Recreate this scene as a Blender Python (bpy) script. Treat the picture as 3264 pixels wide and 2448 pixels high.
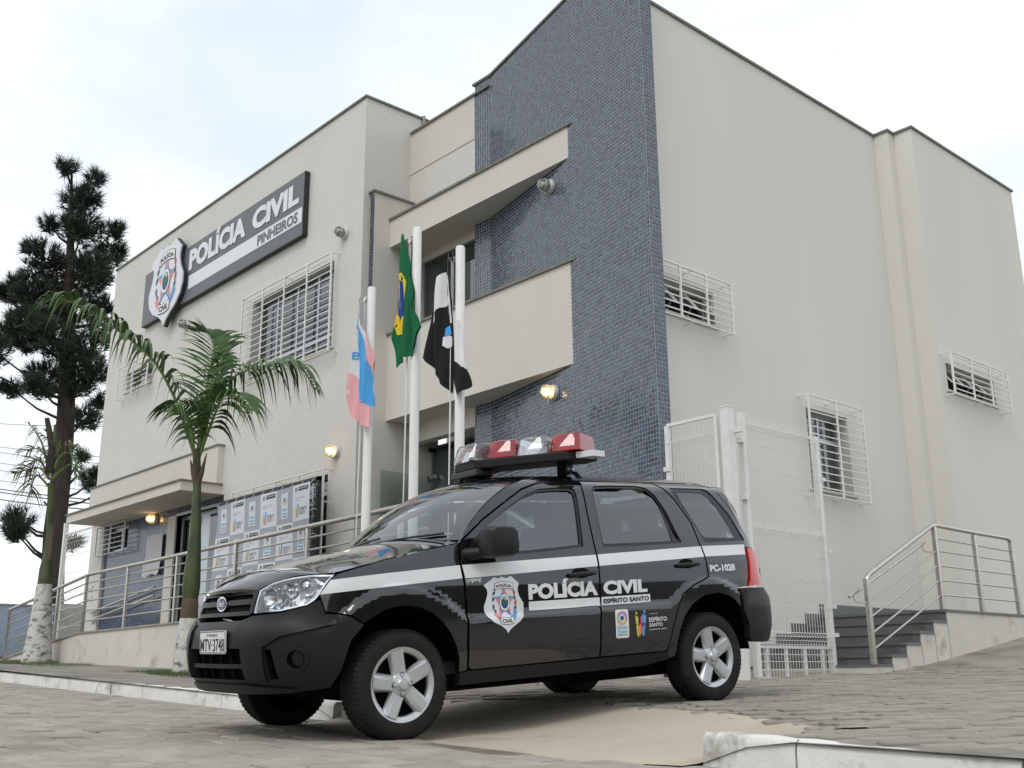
import bpy, bmesh, math, random
import numpy as np
from mathutils import Vector, Matrix
from mathutils.geometry import delaunay_2d_cdt
random.seed(11); rng = np.random.default_rng(5)
for o in list(bpy.data.objects): bpy.data.objects.remove(o)
scene = bpy.context.scene
COL = scene.collection
# ------------------------------------------------------------------ camera
YAW, PITCH, ROLL = math.radians(48.2045), math.radians(15.334), math.radians(-0.5113)
def cam_axes():
    c, s = math.cos(YAW), math.sin(YAW)
    fw = Vector((-s, c, 0)); rt = Vector((c, s, 0)); up = Vector((0, 0, 1))
    cp, sp = math.cos(PITCH), math.sin(PITCH)
    f2 = fw*cp + up*sp; u2 = up*cp - fw*sp
    cr, sr = math.cos(ROLL), math.sin(ROLL)
    return rt*cr + u2*sr, u2*cr - rt*sr, f2
R_, U_, F_ = cam_axes()
cd = bpy.data.cameras.new('camera'); cam = bpy.data.objects.new('camera', cd); COL.objects.link(cam)
cam.matrix_world = Matrix(((R_.x, U_.x, -F_.x, 0), (R_.y, U_.y, -F_.y, 0), (R_.z, U_.z, -F_.z, 0), (0, 0, 0, 1)))
cd.sensor_width = 36; cd.lens = 37.726; cd.clip_start = .05; cd.clip_end = 3000
scene.camera = cam
# ------------------------------------------------------------------ sky, sun, exposure
SUN_EL, SUN_AZ = math.radians(52), math.radians(160)     # azimuth of the sun measured from +Y towards +X
w = bpy.data.worlds.new('World'); scene.world = w; w.use_nodes = True
nt = w.node_tree; N = nt.nodes; L = nt.links; N.clear()
out = N.new('ShaderNodeOutputWorld'); bg = N.new('ShaderNodeBackground'); bg.inputs[1].default_value = .1
sky = N.new('ShaderNodeTexSky'); sky.sky_type = 'NISHITA'; sky.sun_disc = False
sky.sun_elevation = SUN_EL; sky.sun_rotation = SUN_AZ; sky.air_density = 1.4; sky.dust_density = 3
tc = N.new('ShaderNodeTexCoord'); mp = N.new('ShaderNodeMapping'); mp.inputs['Scale'].default_value = (1, 1, 2.2)
n1 = N.new('ShaderNodeTexNoise'); n1.inputs['Scale'].default_value = 1.9; n1.inputs['Detail'].default_value = 7; n1.inputs['Roughness'].default_value = .55
n2 = N.new('ShaderNodeTexNoise'); n2.inputs['Scale'].default_value = 4.2; n2.inputs['Detail'].default_value = 8
r1 = N.new('ShaderNodeValToRGB'); r1.color_ramp.elements[0].position = .36; r1.color_ramp.elements[1].position = .64
r1.color_ramp.elements[0].color = (9.0, 9.9, 10.8, 1); r1.color_ramp.elements[1].color = (12.6, 12.8, 12.9, 1)
r2 = N.new('ShaderNodeValToRGB'); r2.color_ramp.elements[0].position = .3; r2.color_ramp.elements[1].position = .7
r2.color_ramp.elements[0].color = (.93, .94, .95, 1); r2.color_ramp.elements[1].color = (1.04, 1.035, 1.03, 1)
mu = N.new('ShaderNodeMix'); mu.data_type = 'RGBA'; mu.blend_type = 'MULTIPLY'; mu.inputs[0].default_value = 1
mx = N.new('ShaderNodeMix'); mx.data_type = 'RGBA'; mx.inputs[0].default_value = .9
L.new(tc.outputs['Generated'], mp.inputs[0]); L.new(mp.outputs[0], n1.inputs[0]); L.new(mp.outputs[0], n2.inputs[0])
L.new(n1.outputs[0], r1.inputs[0]); L.new(n2.outputs[0], r2.inputs[0])
L.new(r1.outputs[0], mu.inputs[6]); L.new(r2.outputs[0], mu.inputs[7])
L.new(sky.outputs[0], mx.inputs[6]); L.new(mu.outputs[2], mx.inputs[7]); L.new(mx.outputs[2], bg.inputs[0]); L.new(bg.outputs[0], out.inputs[0])
sd = bpy.data.lights.new('sun', 'SUN'); sd.energy = .9; sd.angle = math.radians(22); sd.color = (1, .96, .9)
so = bpy.data.objects.new('sun', sd); COL.objects.link(so)
sv = Vector((math.sin(SUN_AZ)*math.cos(SUN_EL), math.cos(SUN_AZ)*math.cos(SUN_EL), math.sin(SUN_EL)))
so.rotation_euler = sv.to_track_quat('Z', 'Y').to_euler()
scene.view_settings.view_transform = 'Standard'; scene.view_settings.look = 'None'
scene.view_settings.exposure = 0.06; scene.view_settings.gamma = 1
scene.view_settings.use_curve_mapping = False
scene.render.engine = 'CYCLES'; scene.render.resolution_x = 1024; scene.render.resolution_y = 768
scene.cycles.max_bounces = 5; scene.cycles.diffuse_bounces = 3; scene.cycles.glossy_bounces = 3; scene.cycles.transparent_max_bounces = 10
scene.cycles.caustics_reflective = False; scene.cycles.caustics_refractive = False
# ------------------------------------------------------------------ materials
MATS = {}
def mat(name, col, rough=.6, metal=0.0, spec=.5, var=0.0, vscale=4.0, bump=0.0, bscale=60.0, col2=None, rnd=0.0, coat=0.0, island=False, dirt=None, dirt_scale=1.2, dirt_lo=.5, dirt_hi=.68, detail=6, stretch=None):
    m = bpy.data.materials.new(name); m.use_nodes = True; MATS[name] = m
    nt = m.node_tree; n = nt.nodes; l = nt.links; b = n['Principled BSDF']
    b.inputs['Base Color'].default_value = (*col, 1); b.inputs['Roughness'].default_value = rough
    b.inputs['Metallic'].default_value = metal; b.inputs['Specular IOR Level'].default_value = spec
    if coat: b.inputs['Coat Weight'].default_value = coat; b.inputs['Coat Roughness'].default_value = .03
    src = None; tc = None
    def coords():
        nonlocal tc
        if tc is None:
            t = n.new('ShaderNodeTexCoord')
            if stretch:
                mp = n.new('ShaderNodeMapping'); mp.inputs['Scale'].default_value = stretch
                l.new(t.outputs['Object'], mp.inputs[0]); tc = mp.outputs[0]
            else: tc = t.outputs['Object']
        return tc
    if var or col2:
        nz = n.new('ShaderNodeTexNoise'); nz.inputs['Scale'].default_value = vscale; nz.inputs['Detail'].default_value = detail
        nz.inputs['Roughness'].default_value = .62
        l.new(coords(), nz.inputs[0])
        rp = n.new('ShaderNodeValToRGB'); rp.color_ramp.elements[0].position = .32; rp.color_ramp.elements[1].position = .68
        c2 = col2 if col2 else tuple(c*(1-var) for c in col)
        rp.color_ramp.elements[0].color = (*c2, 1); rp.color_ramp.elements[1].color = (*(tuple(min(1, c*(1+var*.6)) for c in col) if not col2 else col), 1)
        l.new(nz.outputs[0], rp.inputs[0]); src = rp.outputs[0]
    if dirt:
        nz = n.new('ShaderNodeTexNoise'); nz.inputs['Scale'].default_value = dirt_scale; nz.inputs['Detail'].default_value = 9; nz.inputs['Roughness'].default_value = .66
        l.new(coords(), nz.inputs[0])
        rp = n.new('ShaderNodeValToRGB'); rp.color_ramp.elements[0].position = dirt_lo; rp.color_ramp.elements[1].position = dirt_hi
        l.new(nz.outputs[0], rp.inputs[0])
        mxn = n.new('ShaderNodeMix'); mxn.data_type = 'RGBA'; mxn.inputs[7].default_value = (*dirt, 1)
        if src: l.new(src, mxn.inputs[6])
        else: mxn.inputs[6].default_value = (*col, 1)
        l.new(rp.outputs[0], mxn.inputs[0]); src = mxn.outputs[2]
    if rnd:
        if island:
            g = n.new('ShaderNodeNewGeometry'); ro = g.outputs['Random Per Island']
        else:
            g = n.new('ShaderNodeObjectInfo'); ro = g.outputs['Random']
        hs = n.new('ShaderNodeHueSaturation')
        mr = n.new('ShaderNodeMapRange'); mr.inputs[3].default_value = 1-rnd; mr.inputs[4].default_value = 1+rnd
        l.new(ro, mr.inputs[0]); l.new(mr.outputs[0], hs.inputs['Value'])
        if src: l.new(src, hs.inputs['Color'])
        else: hs.inputs['Color'].default_value = (*col, 1)
        src = hs.outputs[0]
    if src: l.new(src, b.inputs['Base Color'])
    if bump:
        nz = n.new('ShaderNodeTexNoise'); nz.inputs['Scale'].default_value = bscale; nz.inputs['Detail'].default_value = 5
        l.new(coords(), nz.inputs[0])
        bp = n.new('ShaderNodeBump'); bp.inputs['Strength'].default_value = bump; bp.inputs['Distance'].default_value = .01
        l.new(nz.outputs[0], bp.inputs['Height']); l.new(bp.outputs[0], b.inputs['Normal'])
    return m
def emit(name, col, strength):
    m = bpy.data.materials.new(name); m.use_nodes = True; b = m.node_tree.nodes['Principled BSDF']
    b.inputs['Base Color'].default_value = (*col, 1); b.inputs['Emission Color'].default_value = (*col, 1); b.inputs['Emission Strength'].default_value = strength
    return m
def glassy(name, tint, refl=.06, rough=.0, dens=.5):
    """thin window glass: tinted see-through plus a mirror layer by Fresnel"""
    m = bpy.data.materials.new(name); m.use_nodes = True; nt = m.node_tree; n = nt.nodes; l = nt.links; n.clear()
    o = n.new('ShaderNodeOutputMaterial'); t = n.new('ShaderNodeBsdfTransparent'); t.inputs[0].default_value = (*tint, 1)
    g = n.new('ShaderNodeBsdfGlossy'); g.inputs['Roughness'].default_value = rough; g.inputs[0].default_value = (.95, .97, 1, 1)
    f = n.new('ShaderNodeFresnel'); f.inputs[0].default_value = 1.52
    a = n.new('ShaderNodeMath'); a.operation = 'ADD'; a.inputs[1].default_value = refl; a.use_clamp = True
    mx = n.new('ShaderNodeMixShader'); l.new(f.outputs[0], a.inputs[0]); l.new(a.outputs[0], mx.inputs[0]); l.new(t.outputs[0], mx.inputs[1]); l.new(g.outputs[0], mx.inputs[2]); l.new(mx.outputs[0], o.inputs[0])
    return m
def brickmat(name, col, mortar, bw, rh, msize=.06, bump=.5, offset=.5, axis='XZ', rough=.7, dist=.004, rndc=.12, spec=.4):
    m = bpy.data.materials.new(name); m.use_nodes = True; nt = m.node_tree; n = nt.nodes; l = nt.links; b = n['Principled BSDF']
    t = n.new('ShaderNodeTexCoord'); sp = n.new('ShaderNodeSeparateXYZ'); cb = n.new('ShaderNodeCombineXYZ')
    l.new(t.outputs['Object'], sp.inputs[0]); l.new(sp.outputs[axis[0]], cb.inputs[0]); l.new(sp.outputs[axis[1]], cb.inputs[1])
    br = n.new('ShaderNodeTexBrick'); l.new(cb.outputs[0], br.inputs[0]); br.offset = offset
    br.inputs['Scale'].default_value = 1; br.inputs['Brick Width'].default_value = bw; br.inputs['Row Height'].default_value = rh
    br.inputs['Mortar Size'].default_value = rh*msize; br.inputs['Mortar Smooth'].default_value = .3
    br.inputs['Color1'].default_value = (*[c*(1+rndc) for c in col], 1); br.inputs['Color2'].default_value = (*[c*(1-rndc) for c in col], 1); br.inputs['Mortar'].default_value = (*mortar, 1)
    nz = n.new('ShaderNodeTexNoise'); nz.inputs['Scale'].default_value = .9; nz.inputs['Detail'].default_value = 7; l.new(t.outputs['Object'], nz.inputs[0])
    mr = n.new('ShaderNodeMapRange'); mr.inputs[3].default_value = .93; mr.inputs[4].default_value = 1.06; l.new(nz.outputs[0], mr.inputs[0])
    mu = n.new('ShaderNodeMix'); mu.data_type = 'RGBA'; mu.blend_type = 'MULTIPLY'; mu.inputs[0].default_value = 1
    l.new(br.outputs[0], mu.inputs[6]); l.new(mr.outputs[0], mu.inputs[7]); l.new(mu.outputs[2], b.inputs['Base Color'])
    iv = n.new('ShaderNodeMath'); iv.operation = 'SUBTRACT'; iv.inputs[0].default_value = 1; l.new(br.outputs['Fac'], iv.inputs[1])
    bp = n.new('ShaderNodeBump'); bp.inputs['Strength'].default_value = bump; bp.inputs['Distance'].default_value = dist; l.new(iv.outputs[0], bp.inputs['Height']); l.new(bp.outputs[0], b.inputs['Normal'])
    b.inputs['Roughness'].default_value = rough; b.inputs['Specular IOR Level'].default_value = spec
    return m
M = {}
M['beige'] = mat('smooth_beige_render', (.63, .605, .55), .85, spec=.25, var=.04, vscale=1.1, bump=.12, bscale=180)
M['beige_side'] = mat('cream_side_render', (.68, .665, .62), .85, spec=.25, var=.03, vscale=.8, bump=.14, bscale=160, stretch=(1, 1, .35))
M['texture'] = brickmat('cream_mosaic', (.655, .635, .595), (.57, .55, .51), .055, .028, .12, .4, dist=.003, rndc=.04)
M['texture_side'] = brickmat('cream_mosaic_side', (.655, .635, .595), (.57, .55, .51), .055, .028, .12, .4, axis='YZ', dist=.003, rndc=.04)
M['coping'] = mat('grey_granite_coping', (.20, .195, .17), .7, var=.35, vscale=30, rnd=.05)
M['tile'] = mat('blue_glazed_tile', (.046, .074, .122), .13, spec=.85, rnd=.5, coat=.0)
M['tile_i'] = mat('blue_glazed_tile_field', (.046, .074, .122), .13, spec=.85, rnd=.5, island=True)
M['grout'] = mat('pale_grout', (.50, .49, .47), .9, var=.15, vscale=12)
M['tile_flat'] = brickmat('blue_tile_far', (.05, .075, .125), (.13, .14, .16), .105, .052, .10, .5, rough=.18, rndc=.35, spec=.8)
M['concrete'] = mat('worn_concrete', (.36, .345, .31), .9, var=.25, vscale=6, bump=.3, bscale=40, dirt=(.22, .20, .17), dirt_scale=1.5)
M['white_metal'] = mat('white_painted_steel', (.76, .755, .73), .45, var=.06, vscale=9)
M['steel'] = mat('brushed_stainless', (.56, .53, .48), .3, 1.0, var=.12, vscale=14)
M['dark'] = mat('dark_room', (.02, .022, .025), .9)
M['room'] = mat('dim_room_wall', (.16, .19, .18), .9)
M['alu'] = mat('grey_aluminium', (.55, .58, .60), .35, .8)
M['glass'] = glassy('window_glass', (.60, .68, .68), .10)
M['glass_green'] = glassy('green_tempered_glass', (.66, .76, .70), .08)
M['black_metal'] = mat('black_frame', (.02, .02, .022), .5)
M['granite'] = mat('speckled_granite', (.20, .205, .20), .45, col2=(.07, .075, .08), vscale=90, bump=.05)
M['white_dirty'] = mat('stained_white_render', (.64, .61, .55), .9, var=.06, vscale=2, dirt=(.42, .38, .31), dirt_scale=2.2, dirt_lo=.56, dirt_hi=.72)
# ------------------------------------------------------------------ object helpers
def link(o): COL.objects.link(o); return o
def tag(o, label=None, cat=None, group=None, kind=None):
    if label: o['label'] = label
    if cat: o['category'] = cat
    if group: o['group'] = group
    if kind: o['kind'] = kind
    return o
def thing(name, label, cat, loc=(0, 0, 0), group=None):
    o = bpy.data.objects.new(name, None); o.empty_display_size = .2; o.location = loc; link(o)
    return tag(o, label, cat, group)
def root_loc(p):
    q = Vector((0, 0, 0))
    while p is not None: q += p.location; p = p.parent
    return q
def adopt(o, parent):
    """parent a mesh whose vertices are given in the top-level thing's own frame (world, for unrotated things)"""
    if parent is not None:
        o.parent = parent
        r = parent
        while r.parent is not None: r = r.parent
        if r.get('local_frame'): o.matrix_parent_inverse = Matrix.Identity(4)
        elif parent is r: o.matrix_parent_inverse = Matrix.Translation(-r.location)
    return o
def mesh_obj(name, verts, faces, m, parent=None, smooth=False, normals=None):
    me = bpy.data.meshes.new(name); me.from_pydata([tuple(v) for v in verts], [], [tuple(f) for f in faces]); me.update()
    if m is not None: me.materials.append(m)
    if smooth or normals is not None: me.polygons.foreach_set('use_smooth', [True]*len(me.polygons))
    if normals is not None: me.normals_split_custom_set_from_vertices([tuple(v) for v in normals])
    o = bpy.data.objects.new(name, me); link(o); adopt(o, parent)
    return o
class MB:
    """collects solids and links them as one mesh object"""
    def __init__(s): s.v = []; s.f = []
    def add(s, v, f):
        k = len(s.v); s.v += [tuple(a) for a in v]; s.f += [tuple(i+k for i in q) for q in f]; return s
    def box(s, x0, x1, y0, y1, z0, z1):
        v = [(x, y, z) for x in (x0, x1) for y in (y0, y1) for z in (z0, z1)]
        return s.add(v, [(0, 1, 3, 2), (4, 6, 7, 5), (0, 4, 5, 1), (2, 3, 7, 6), (0, 2, 6, 4), (1, 5, 7, 3)])
    def prism(s, poly, y0, y1, ax='y'):
        """polygon in two axes extruded along the third"""
        n = len(poly)
        def P(a, b, t): return {'y': (a, t, b), 'x': (t, a, b), 'z': (a, b, t)}[ax]
        v = [P(a, b, y0) for a, b in poly]+[P(a, b, y1) for a, b in poly]
        return s.add(v, [tuple(range(n)), tuple(range(2*n-1, n-1, -1))]+[(i, i+n, (i+1) % n+n, (i+1) % n) for i in range(n)])
    def tube(s, pts, r, n=8, cap=True):
        pts = [Vector(p) for p in pts]; rs = r if isinstance(r, (list, tuple)) else [r]*len(pts)
        rings = []; up = Vector((0, 0, 1)); prev = None
        for i, p in enumerate(pts):
            d = (pts[min(i+1, len(pts)-1)]-pts[max(i-1, 0)]).normalized()
            if prev is None:
                a = d.cross(up)
                if a.length < .05: a = d.cross(Vector((1, 0, 0)))
                a.normalize()
            else: a = (prev-d*prev.dot(d)).normalized()
            prev = a; b = d.cross(a)
            rings.append([p+(a*math.cos(2*math.pi*k/n)+b*math.sin(2*math.pi*k/n))*rs[i] for k in range(n)])
        v = [q for g in rings for q in g]; f = []
        for i in range(len(pts)-1):
            for k in range(n): f.append((i*n+k, i*n+(k+1) % n, (i+1)*n+(k+1) % n, (i+1)*n+k))
        if cap: f += [tuple(range(n-1, -1, -1)), tuple((len(pts)-1)*n+k for k in range(n))]
        return s.add(v, f)
    def lathe(s, prof, n=24, c=(0, 0, 0), axis='z'):
        """prof: (radius, height)"""
        v = []; f = []; m = len(prof)
        for k in range(n):
            a = 2*math.pi*k/n
            for r, h in prof:
                x, y = r*math.cos(a), r*math.sin(a)
                v.append({'z': (c[0]+x, c[1]+y, c[2]+h), 'y': (c[0]+x, c[1]+h, c[2]+y), 'x': (c[0]+h, c[1]+x, c[2]+y)}[axis])
        for k in range(n):
            for i in range(m-1):
                q = (k*m+i, ((k+1) % n)*m+i, ((k+1) % n)*m+i+1, k*m+i+1)
                f.append(q if axis != 'y' else q[::-1])
        return s.add(v, f)
    def ellipsoid(s, c, r, n=14, m=8):
        return s.lathe([(r[0]*math.sin(math.pi*i/m)+1e-5, -r[2]*math.cos(math.pi*i/m)) for i in range(m+1)], n, c) if r[0] == r[1] else s.add(*_ell(c, r, n, m))
    def build(s, name, m, parent=None, smooth=False, bevel=0.0):
        o = mesh_obj(name, s.v, s.f, m, parent, smooth)
        if bevel or smooth:
            bm = bmesh.new(); bm.from_mesh(o.data)
            if bevel: bmesh.ops.bevel(bm, geom=bm.edges[:], offset=bevel, segments=2, affect='EDGES', profile=.6)
            bmesh.ops.recalc_face_normals(bm, faces=bm.faces[:])
            bm.to_mesh(o.data); bm.free()
            if smooth: auto_smooth(o)
        return o
def _ell(c, r, n, m):
    v = []; f = []
    for i in range(m+1):
        for k in range(n):
            a = 2*math.pi*k/n; t = math.pi*i/m
            v.append((c[0]+r[0]*math.sin(t)*math.cos(a), c[1]+r[1]*math.sin(t)*math.sin(a), c[2]-r[2]*math.cos(t)))
    for i in range(m):
        for k in range(n): f.append((i*n+k, i*n+(k+1) % n, (i+1)*n+(k+1) % n, (i+1)*n+k))
    return v, f
def auto_smooth(o, ang=40):
    me = o.data; me.polygons.foreach_set('use_smooth', [True]*len(me.polygons))
    bm = bmesh.new(); bm.from_mesh(me); c = math.radians(ang)
    for e in bm.edges:
        if len(e.link_faces) == 2 and e.calc_face_angle(0) > c: e.smooth = False
    bm.to_mesh(me); bm.free()
def box(name, x0, x1, y0, y1, z0, z1, m, parent=None, bevel=0.0):
    return MB().box(x0, x1, y0, y1, z0, z1).build(name, m, parent, bevel=bevel)
def inst(o, parent=None, loc=None, rot=None, name=None):
    c = o.copy(); link(c); c.parent = parent
    if name: c.name = name
    if loc is not None: c.location = loc
    if rot is not None: c.rotation_euler = rot
    return c
def inside(p, poly):
    x, y = p; r = False; n = len(poly); j = n-1
    for i in range(n):
        xi, yi = poly[i]; xj, yj = poly[j]
        if (yi > y) != (yj > y) and x < (xj-xi)*(y-yi)/(yj-yi)+xi: r = not r
        j = i
    return r
def resample(poly, sp):
    o = []
    for i in range(len(poly)):
        a = poly[i]; b = poly[(i+1) % len(poly)]; d = math.hypot(b[0]-a[0], b[1]-a[1]); k = max(1, int(math.ceil(d/sp))) if sp else 1
        for t in range(k): o.append((a[0]+(b[0]-a[0])*t/k, a[1]+(b[1]-a[1])*t/k))
    return o
def cdt(poly, holes=(), sp=None):
    loops = [resample(list(poly), sp)]+[resample(list(h), sp) for h in holes]
    pts = []; edges = []
    for lp in loops:
        k = len(pts); pts += lp; edges += [(k+i, k+(i+1) % len(lp)) for i in range(len(lp))]
    if sp:
        B = np.array(pts); xs = [p[0] for p in poly]; ys = [p[1] for p in poly]
        for i, x in enumerate(np.arange(min(xs)+sp*.5, max(xs), sp)):
            for y in np.arange(min(ys)+sp*.5, max(ys), sp):
                if inside((x, y), loops[0]) and not any(inside((x, y), h) for h in loops[1:]) and np.min((B[:, 0]-x)**2+(B[:, 1]-y)**2) > (sp*.45)**2: pts.append((float(x), float(y)))
    r = delaunay_2d_cdt([Vector(p) for p in pts], edges, [], 0, 1e-5)
    V = [(v.x, v.y) for v in r[0]]; T = []
    for t in r[2]:
        c = (sum(V[i][0] for i in t)/3, sum(V[i][1] for i in t)/3)
        if inside(c, loops[0]) and not any(inside(c, h) for h in loops[1:]): T.append(tuple(t))
    return V, T, loops
def surf(name, poly, fm, m, parent=None, sp=None, holes=(), rim=0.0, off=0.0, outer=True):
    """flat outline laid on a curved surface fm(u, v, off); the edges fold inwards by rim"""
    V, T, loops = cdt(poly, holes, sp)
    P = [Vector(fm(u, v, off)) for u, v in V]; e = 2e-3; NR = []
    for (u, v), p in zip(V, P):
        a = Vector(fm(u+e, v, off))-Vector(fm(u-e, v, off)); b = Vector(fm(u, v+e, off))-Vector(fm(u, v-e, off)); n = a.cross(b)
        o = Vector(fm(u, v, off+.01))-p
        if n.dot(o) < 0: n = -n
        NR.append(n.normalized())
    F = []
    for t in T:
        g = (P[t[1]]-P[t[0]]).cross(P[t[2]]-P[t[0]])
        F.append(t if g.dot(NR[t[0]]) > 0 else t[::-1])
    P = list(P); NR = list(NR)
    if rim:
        for li, lp in enumerate(loops):
            if li == 0 and not outer: continue
            n = len(lp); area = sum(lp[i][0]*lp[(i+1) % n][1]-lp[(i+1) % n][0]*lp[i][1] for i in range(n)); q = lp if (area > 0) == (li == 0) else lp[::-1]
            for i in range(n):
                a = q[i]; b = q[(i+1) % n]; k = len(P)
                A, B_, C_, D_ = (Vector(fm(a[0], a[1], off)), Vector(fm(b[0], b[1], off)), Vector(fm(b[0], b[1], off-rim)), Vector(fm(a[0], a[1], off-rim)))
                nn = (B_-A).cross(A-D_)
                if nn.length < 1e-12: continue
                nn.normalize()
                du, dv = b[1]-a[1], -(b[0]-a[0]); l_ = math.hypot(du, dv) or 1
                outw = Vector(fm(a[0]+du/l_*.01, a[1]+dv/l_*.01, off))-A
                if nn.dot(outw) < 0: nn = -nn
                P += [A, B_, C_, D_]; NR += [nn]*4
                g = (B_-A).cross(C_-A)
                F.append((k, k+1, k+2, k+3) if g.dot(nn) > 0 else (k+3, k+2, k+1, k))
    return mesh_obj(name, P, F, m, parent, normals=NR)
def rect(a, b, c, d): return [(a, c), (b, c), (b, d), (a, d)]
def planeY(Y): return lambda u, v, o=0: (u, Y-o, v)      # faces -Y
def planeX(X): return lambda u, v, o=0: (X+o, u, v)      # faces +X
_TX = {}
def text2d(body, bold=0.0, shear=0.0):
    k = (body, bold, shear)
    if k in _TX: return _TX[k]
    c = bpy.data.curves.new('t', 'FONT'); c.body = body; c.size = 1; c.offset = bold; c.shear = shear; c.resolution_u = 3; c.fill_mode = 'FRONT'
    o = bpy.data.objects.new('t', c); link(o); dg = bpy.context.evaluated_depsgraph_get(); dg.update()
    e = o.evaluated_get(dg); me = e.to_mesh(); V = [(v.co.x, v.co.y) for v in me.vertices]; F = [tuple(p.vertices) for p in me.polygons]
    e.to_mesh_clear(); bpy.data.objects.remove(o); bpy.data.curves.remove(c)
    x0 = min(v[0] for v in V); x1 = max(v[0] for v in V); y0 = min(v[1] for v in V); y1 = max(v[1] for v in V)
    r = ([((x-x0)/(x1-x0), (y-y0)/(y1-y0)) for x, y in V], F); _TX[k] = r; return r
def text_on(name, body, quad, fm, m, parent=None, off=.003, bold=.02, shear=0.0, depth=0.0):
    """lettering fitted to a quad (bottom-left, bottom-right, top-right, top-left) in the surface's own u, v"""
    V, F = text2d(body, bold, shear); (a, b), (c, d), (e, f), (g, h) = quad
    W = []
    for x, y in V:
        W.append(((a*(1-x)+c*x)*(1-y)+(g*(1-x)+e*x)*y, (b*(1-x)+d*x)*(1-y)+(h*(1-x)+f*x)*y))
    P = [fm(u, v, off) for u, v in W]
    nn = Vector(fm(a, b, off+.05))-Vector(fm(a, b, off))
    FF = []
    for q in F:
        g_ = (Vector(P[q[1]])-Vector(P[q[0]])).cross(Vector(P[q[2]])-Vector(P[q[0]]))
        FF.append(q if g_.dot(nn) >= 0 else q[::-1])
    o = mesh_obj(name, P, FF, m, parent)
    if depth:
        bm = bmesh.new(); bm.from_mesh(o.data); g_ = bmesh.ops.extrude_face_region(bm, geom=bm.faces[:]); d_ = -nn.normalized()*depth
        bmesh.ops.translate(bm, vec=d_, verts=[v for v in g_['geom'] if isinstance(v, bmesh.types.BMVert)]); bmesh.ops.recalc_face_normals(bm, faces=bm.faces[:]); bm.to_mesh(o.data); bm.free()
    return o
def tquad(u0, u1, v0, v1): return [(u0, v0), (u1, v0), (u1, v1), (u0, v1)]
def lerp(a, b, t): return a+(b-a)*t
def pw(x, tab):
    if x <= tab[0][0]: return tab[0][1]
    for (a, b), (c, d) in zip(tab, tab[1:]):
        if x <= c: return b+(d-b)*(x-a)/(c-a)
    return tab[-1][1]
# ================================================================== ground
def Yk(X): return 4.05+.0787*(-3.28-X)                       # kerb face line
def zroad(X): return -.388-.03*(min(max(X, -45), 2)+3.27)
HY = [(3.0, -.275), (4.2, -.235), (6.2, -.166), (8.6, -.10), (10.5, -.035), (11.5, .06), (12.5, .19), (14, .40), (18, .95), (40, 3.0)]
def Gs(X, Y):
    return pw(Y, HY)-(.032 if X < -5 else .012)*(max(X, -45)+5)
DX0, DX1 = -6.72, -3.30
def ground(X, Y):
    g = Gs(X, Y)
    t = (Y-Yk(X))/1.5
    if DX0-.4 < X < DX1+.4 and t < 1:
        k = max(0, min(1, (DX0-X)/.4, )) if X < DX0 else max(0, min(1, (X-DX1)/.4))
        t = max(0, t); s_ = t*t*(3-2*t)
        low = zroad(X)+(g-zroad(X))*(.25*t+.75*s_)
        return low+(g-low)*k
    return g
M['road'] = mat('dusty_road_bed', (.345, .315, .265), .95, var=.2, vscale=3, bump=.5, bscale=70, dirt=(.19, .17, .14), dirt_scale=.8, dirt_lo=.52, dirt_hi=.75)
M['sett'] = mat('dusty_stone_sett', (.33, .305, .262), .9, var=.18, vscale=5, bump=.5, bscale=55, rnd=.10, island=True, dirt=(.24, .215, .18), dirt_scale=1.6, dirt_lo=.5, dirt_hi=.72)
M['sett_one'] = mat('dusty_stone_sett_single', (.33, .305, .262), .9, var=.18, vscale=5, bump=.5, bscale=55, rnd=.10, dirt=(.24, .215, .18), dirt_scale=1.6, dirt_lo=.5, dirt_hi=.72)
M['walk'] = mat('sandy_pavement_bed', (.27, .25, .215), .95, var=.3, vscale=2.5, bump=.5, bscale=60, dirt=(.10, .09, .075), dirt_scale=.9, dirt_lo=.5, dirt_hi=.7)
M['paver'] = mat('grey_concrete_paver', (.285, .262, .225), .9, var=.16, vscale=6, bump=.35, bscale=80, rnd=.10, island=True, dirt=(.20, .18, .15), dirt_scale=.9, dirt_lo=.52, dirt_hi=.72)
M['paver_one'] = mat('grey_concrete_paver_single', (.285, .262, .225), .9, var=.16, vscale=6, bump=.35, bscale=80, rnd=.10, dirt=(.20, .18, .15), dirt_scale=.9, dirt_lo=.52, dirt_hi=.72)
M['apron'] = mat('smooth_cement_apron', (.46, .405, .325), .9, var=.12, vscale=2.2, bump=.15, bscale=90, dirt=(.31, .25, .17), dirt_scale=1.1, dirt_lo=.54, dirt_hi=.66, stretch=(1, .5, 1))
M['kerb'] = mat('whitewashed_kerb', (.70, .69, .66), .85, var=.08, vscale=5, bump=.5, bscale=35, dirt=(.36, .345, .31), dirt_scale=2.6, dirt_lo=.55, dirt_hi=.66)
M['earth'] = mat('distant_earth', (.22, .19, .14), .95, var=.3, vscale=.2)
def grid_sheet(name, xs, ys, zf, m, keep=None, parent=None):
    V = []; F = []; idx = {}
    for i, x in enumerate(xs):
        for j, y in enumerate(ys):
            yy = y(x) if callable(y) else y
            idx[i, j] = len(V); V.append((x, yy, zf(x, yy)))
    for i in range(len(xs)-1):
        for j in range(len(ys)-1): F.append((idx[i, j], idx[i+1, j], idx[i+1, j+1], idx[i, j+1]))
    o = mesh_obj(name, V, F, m, parent, smooth=True); return o
xs = list(np.arange(-60, -16, 2.0))+list(np.arange(-16, 2, .25))+list(np.arange(2, 42, 2.0))
def roadz(x, y): return zroad(x)-.01*min(1, max(0, (Yk(x)-y)/2))
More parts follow.
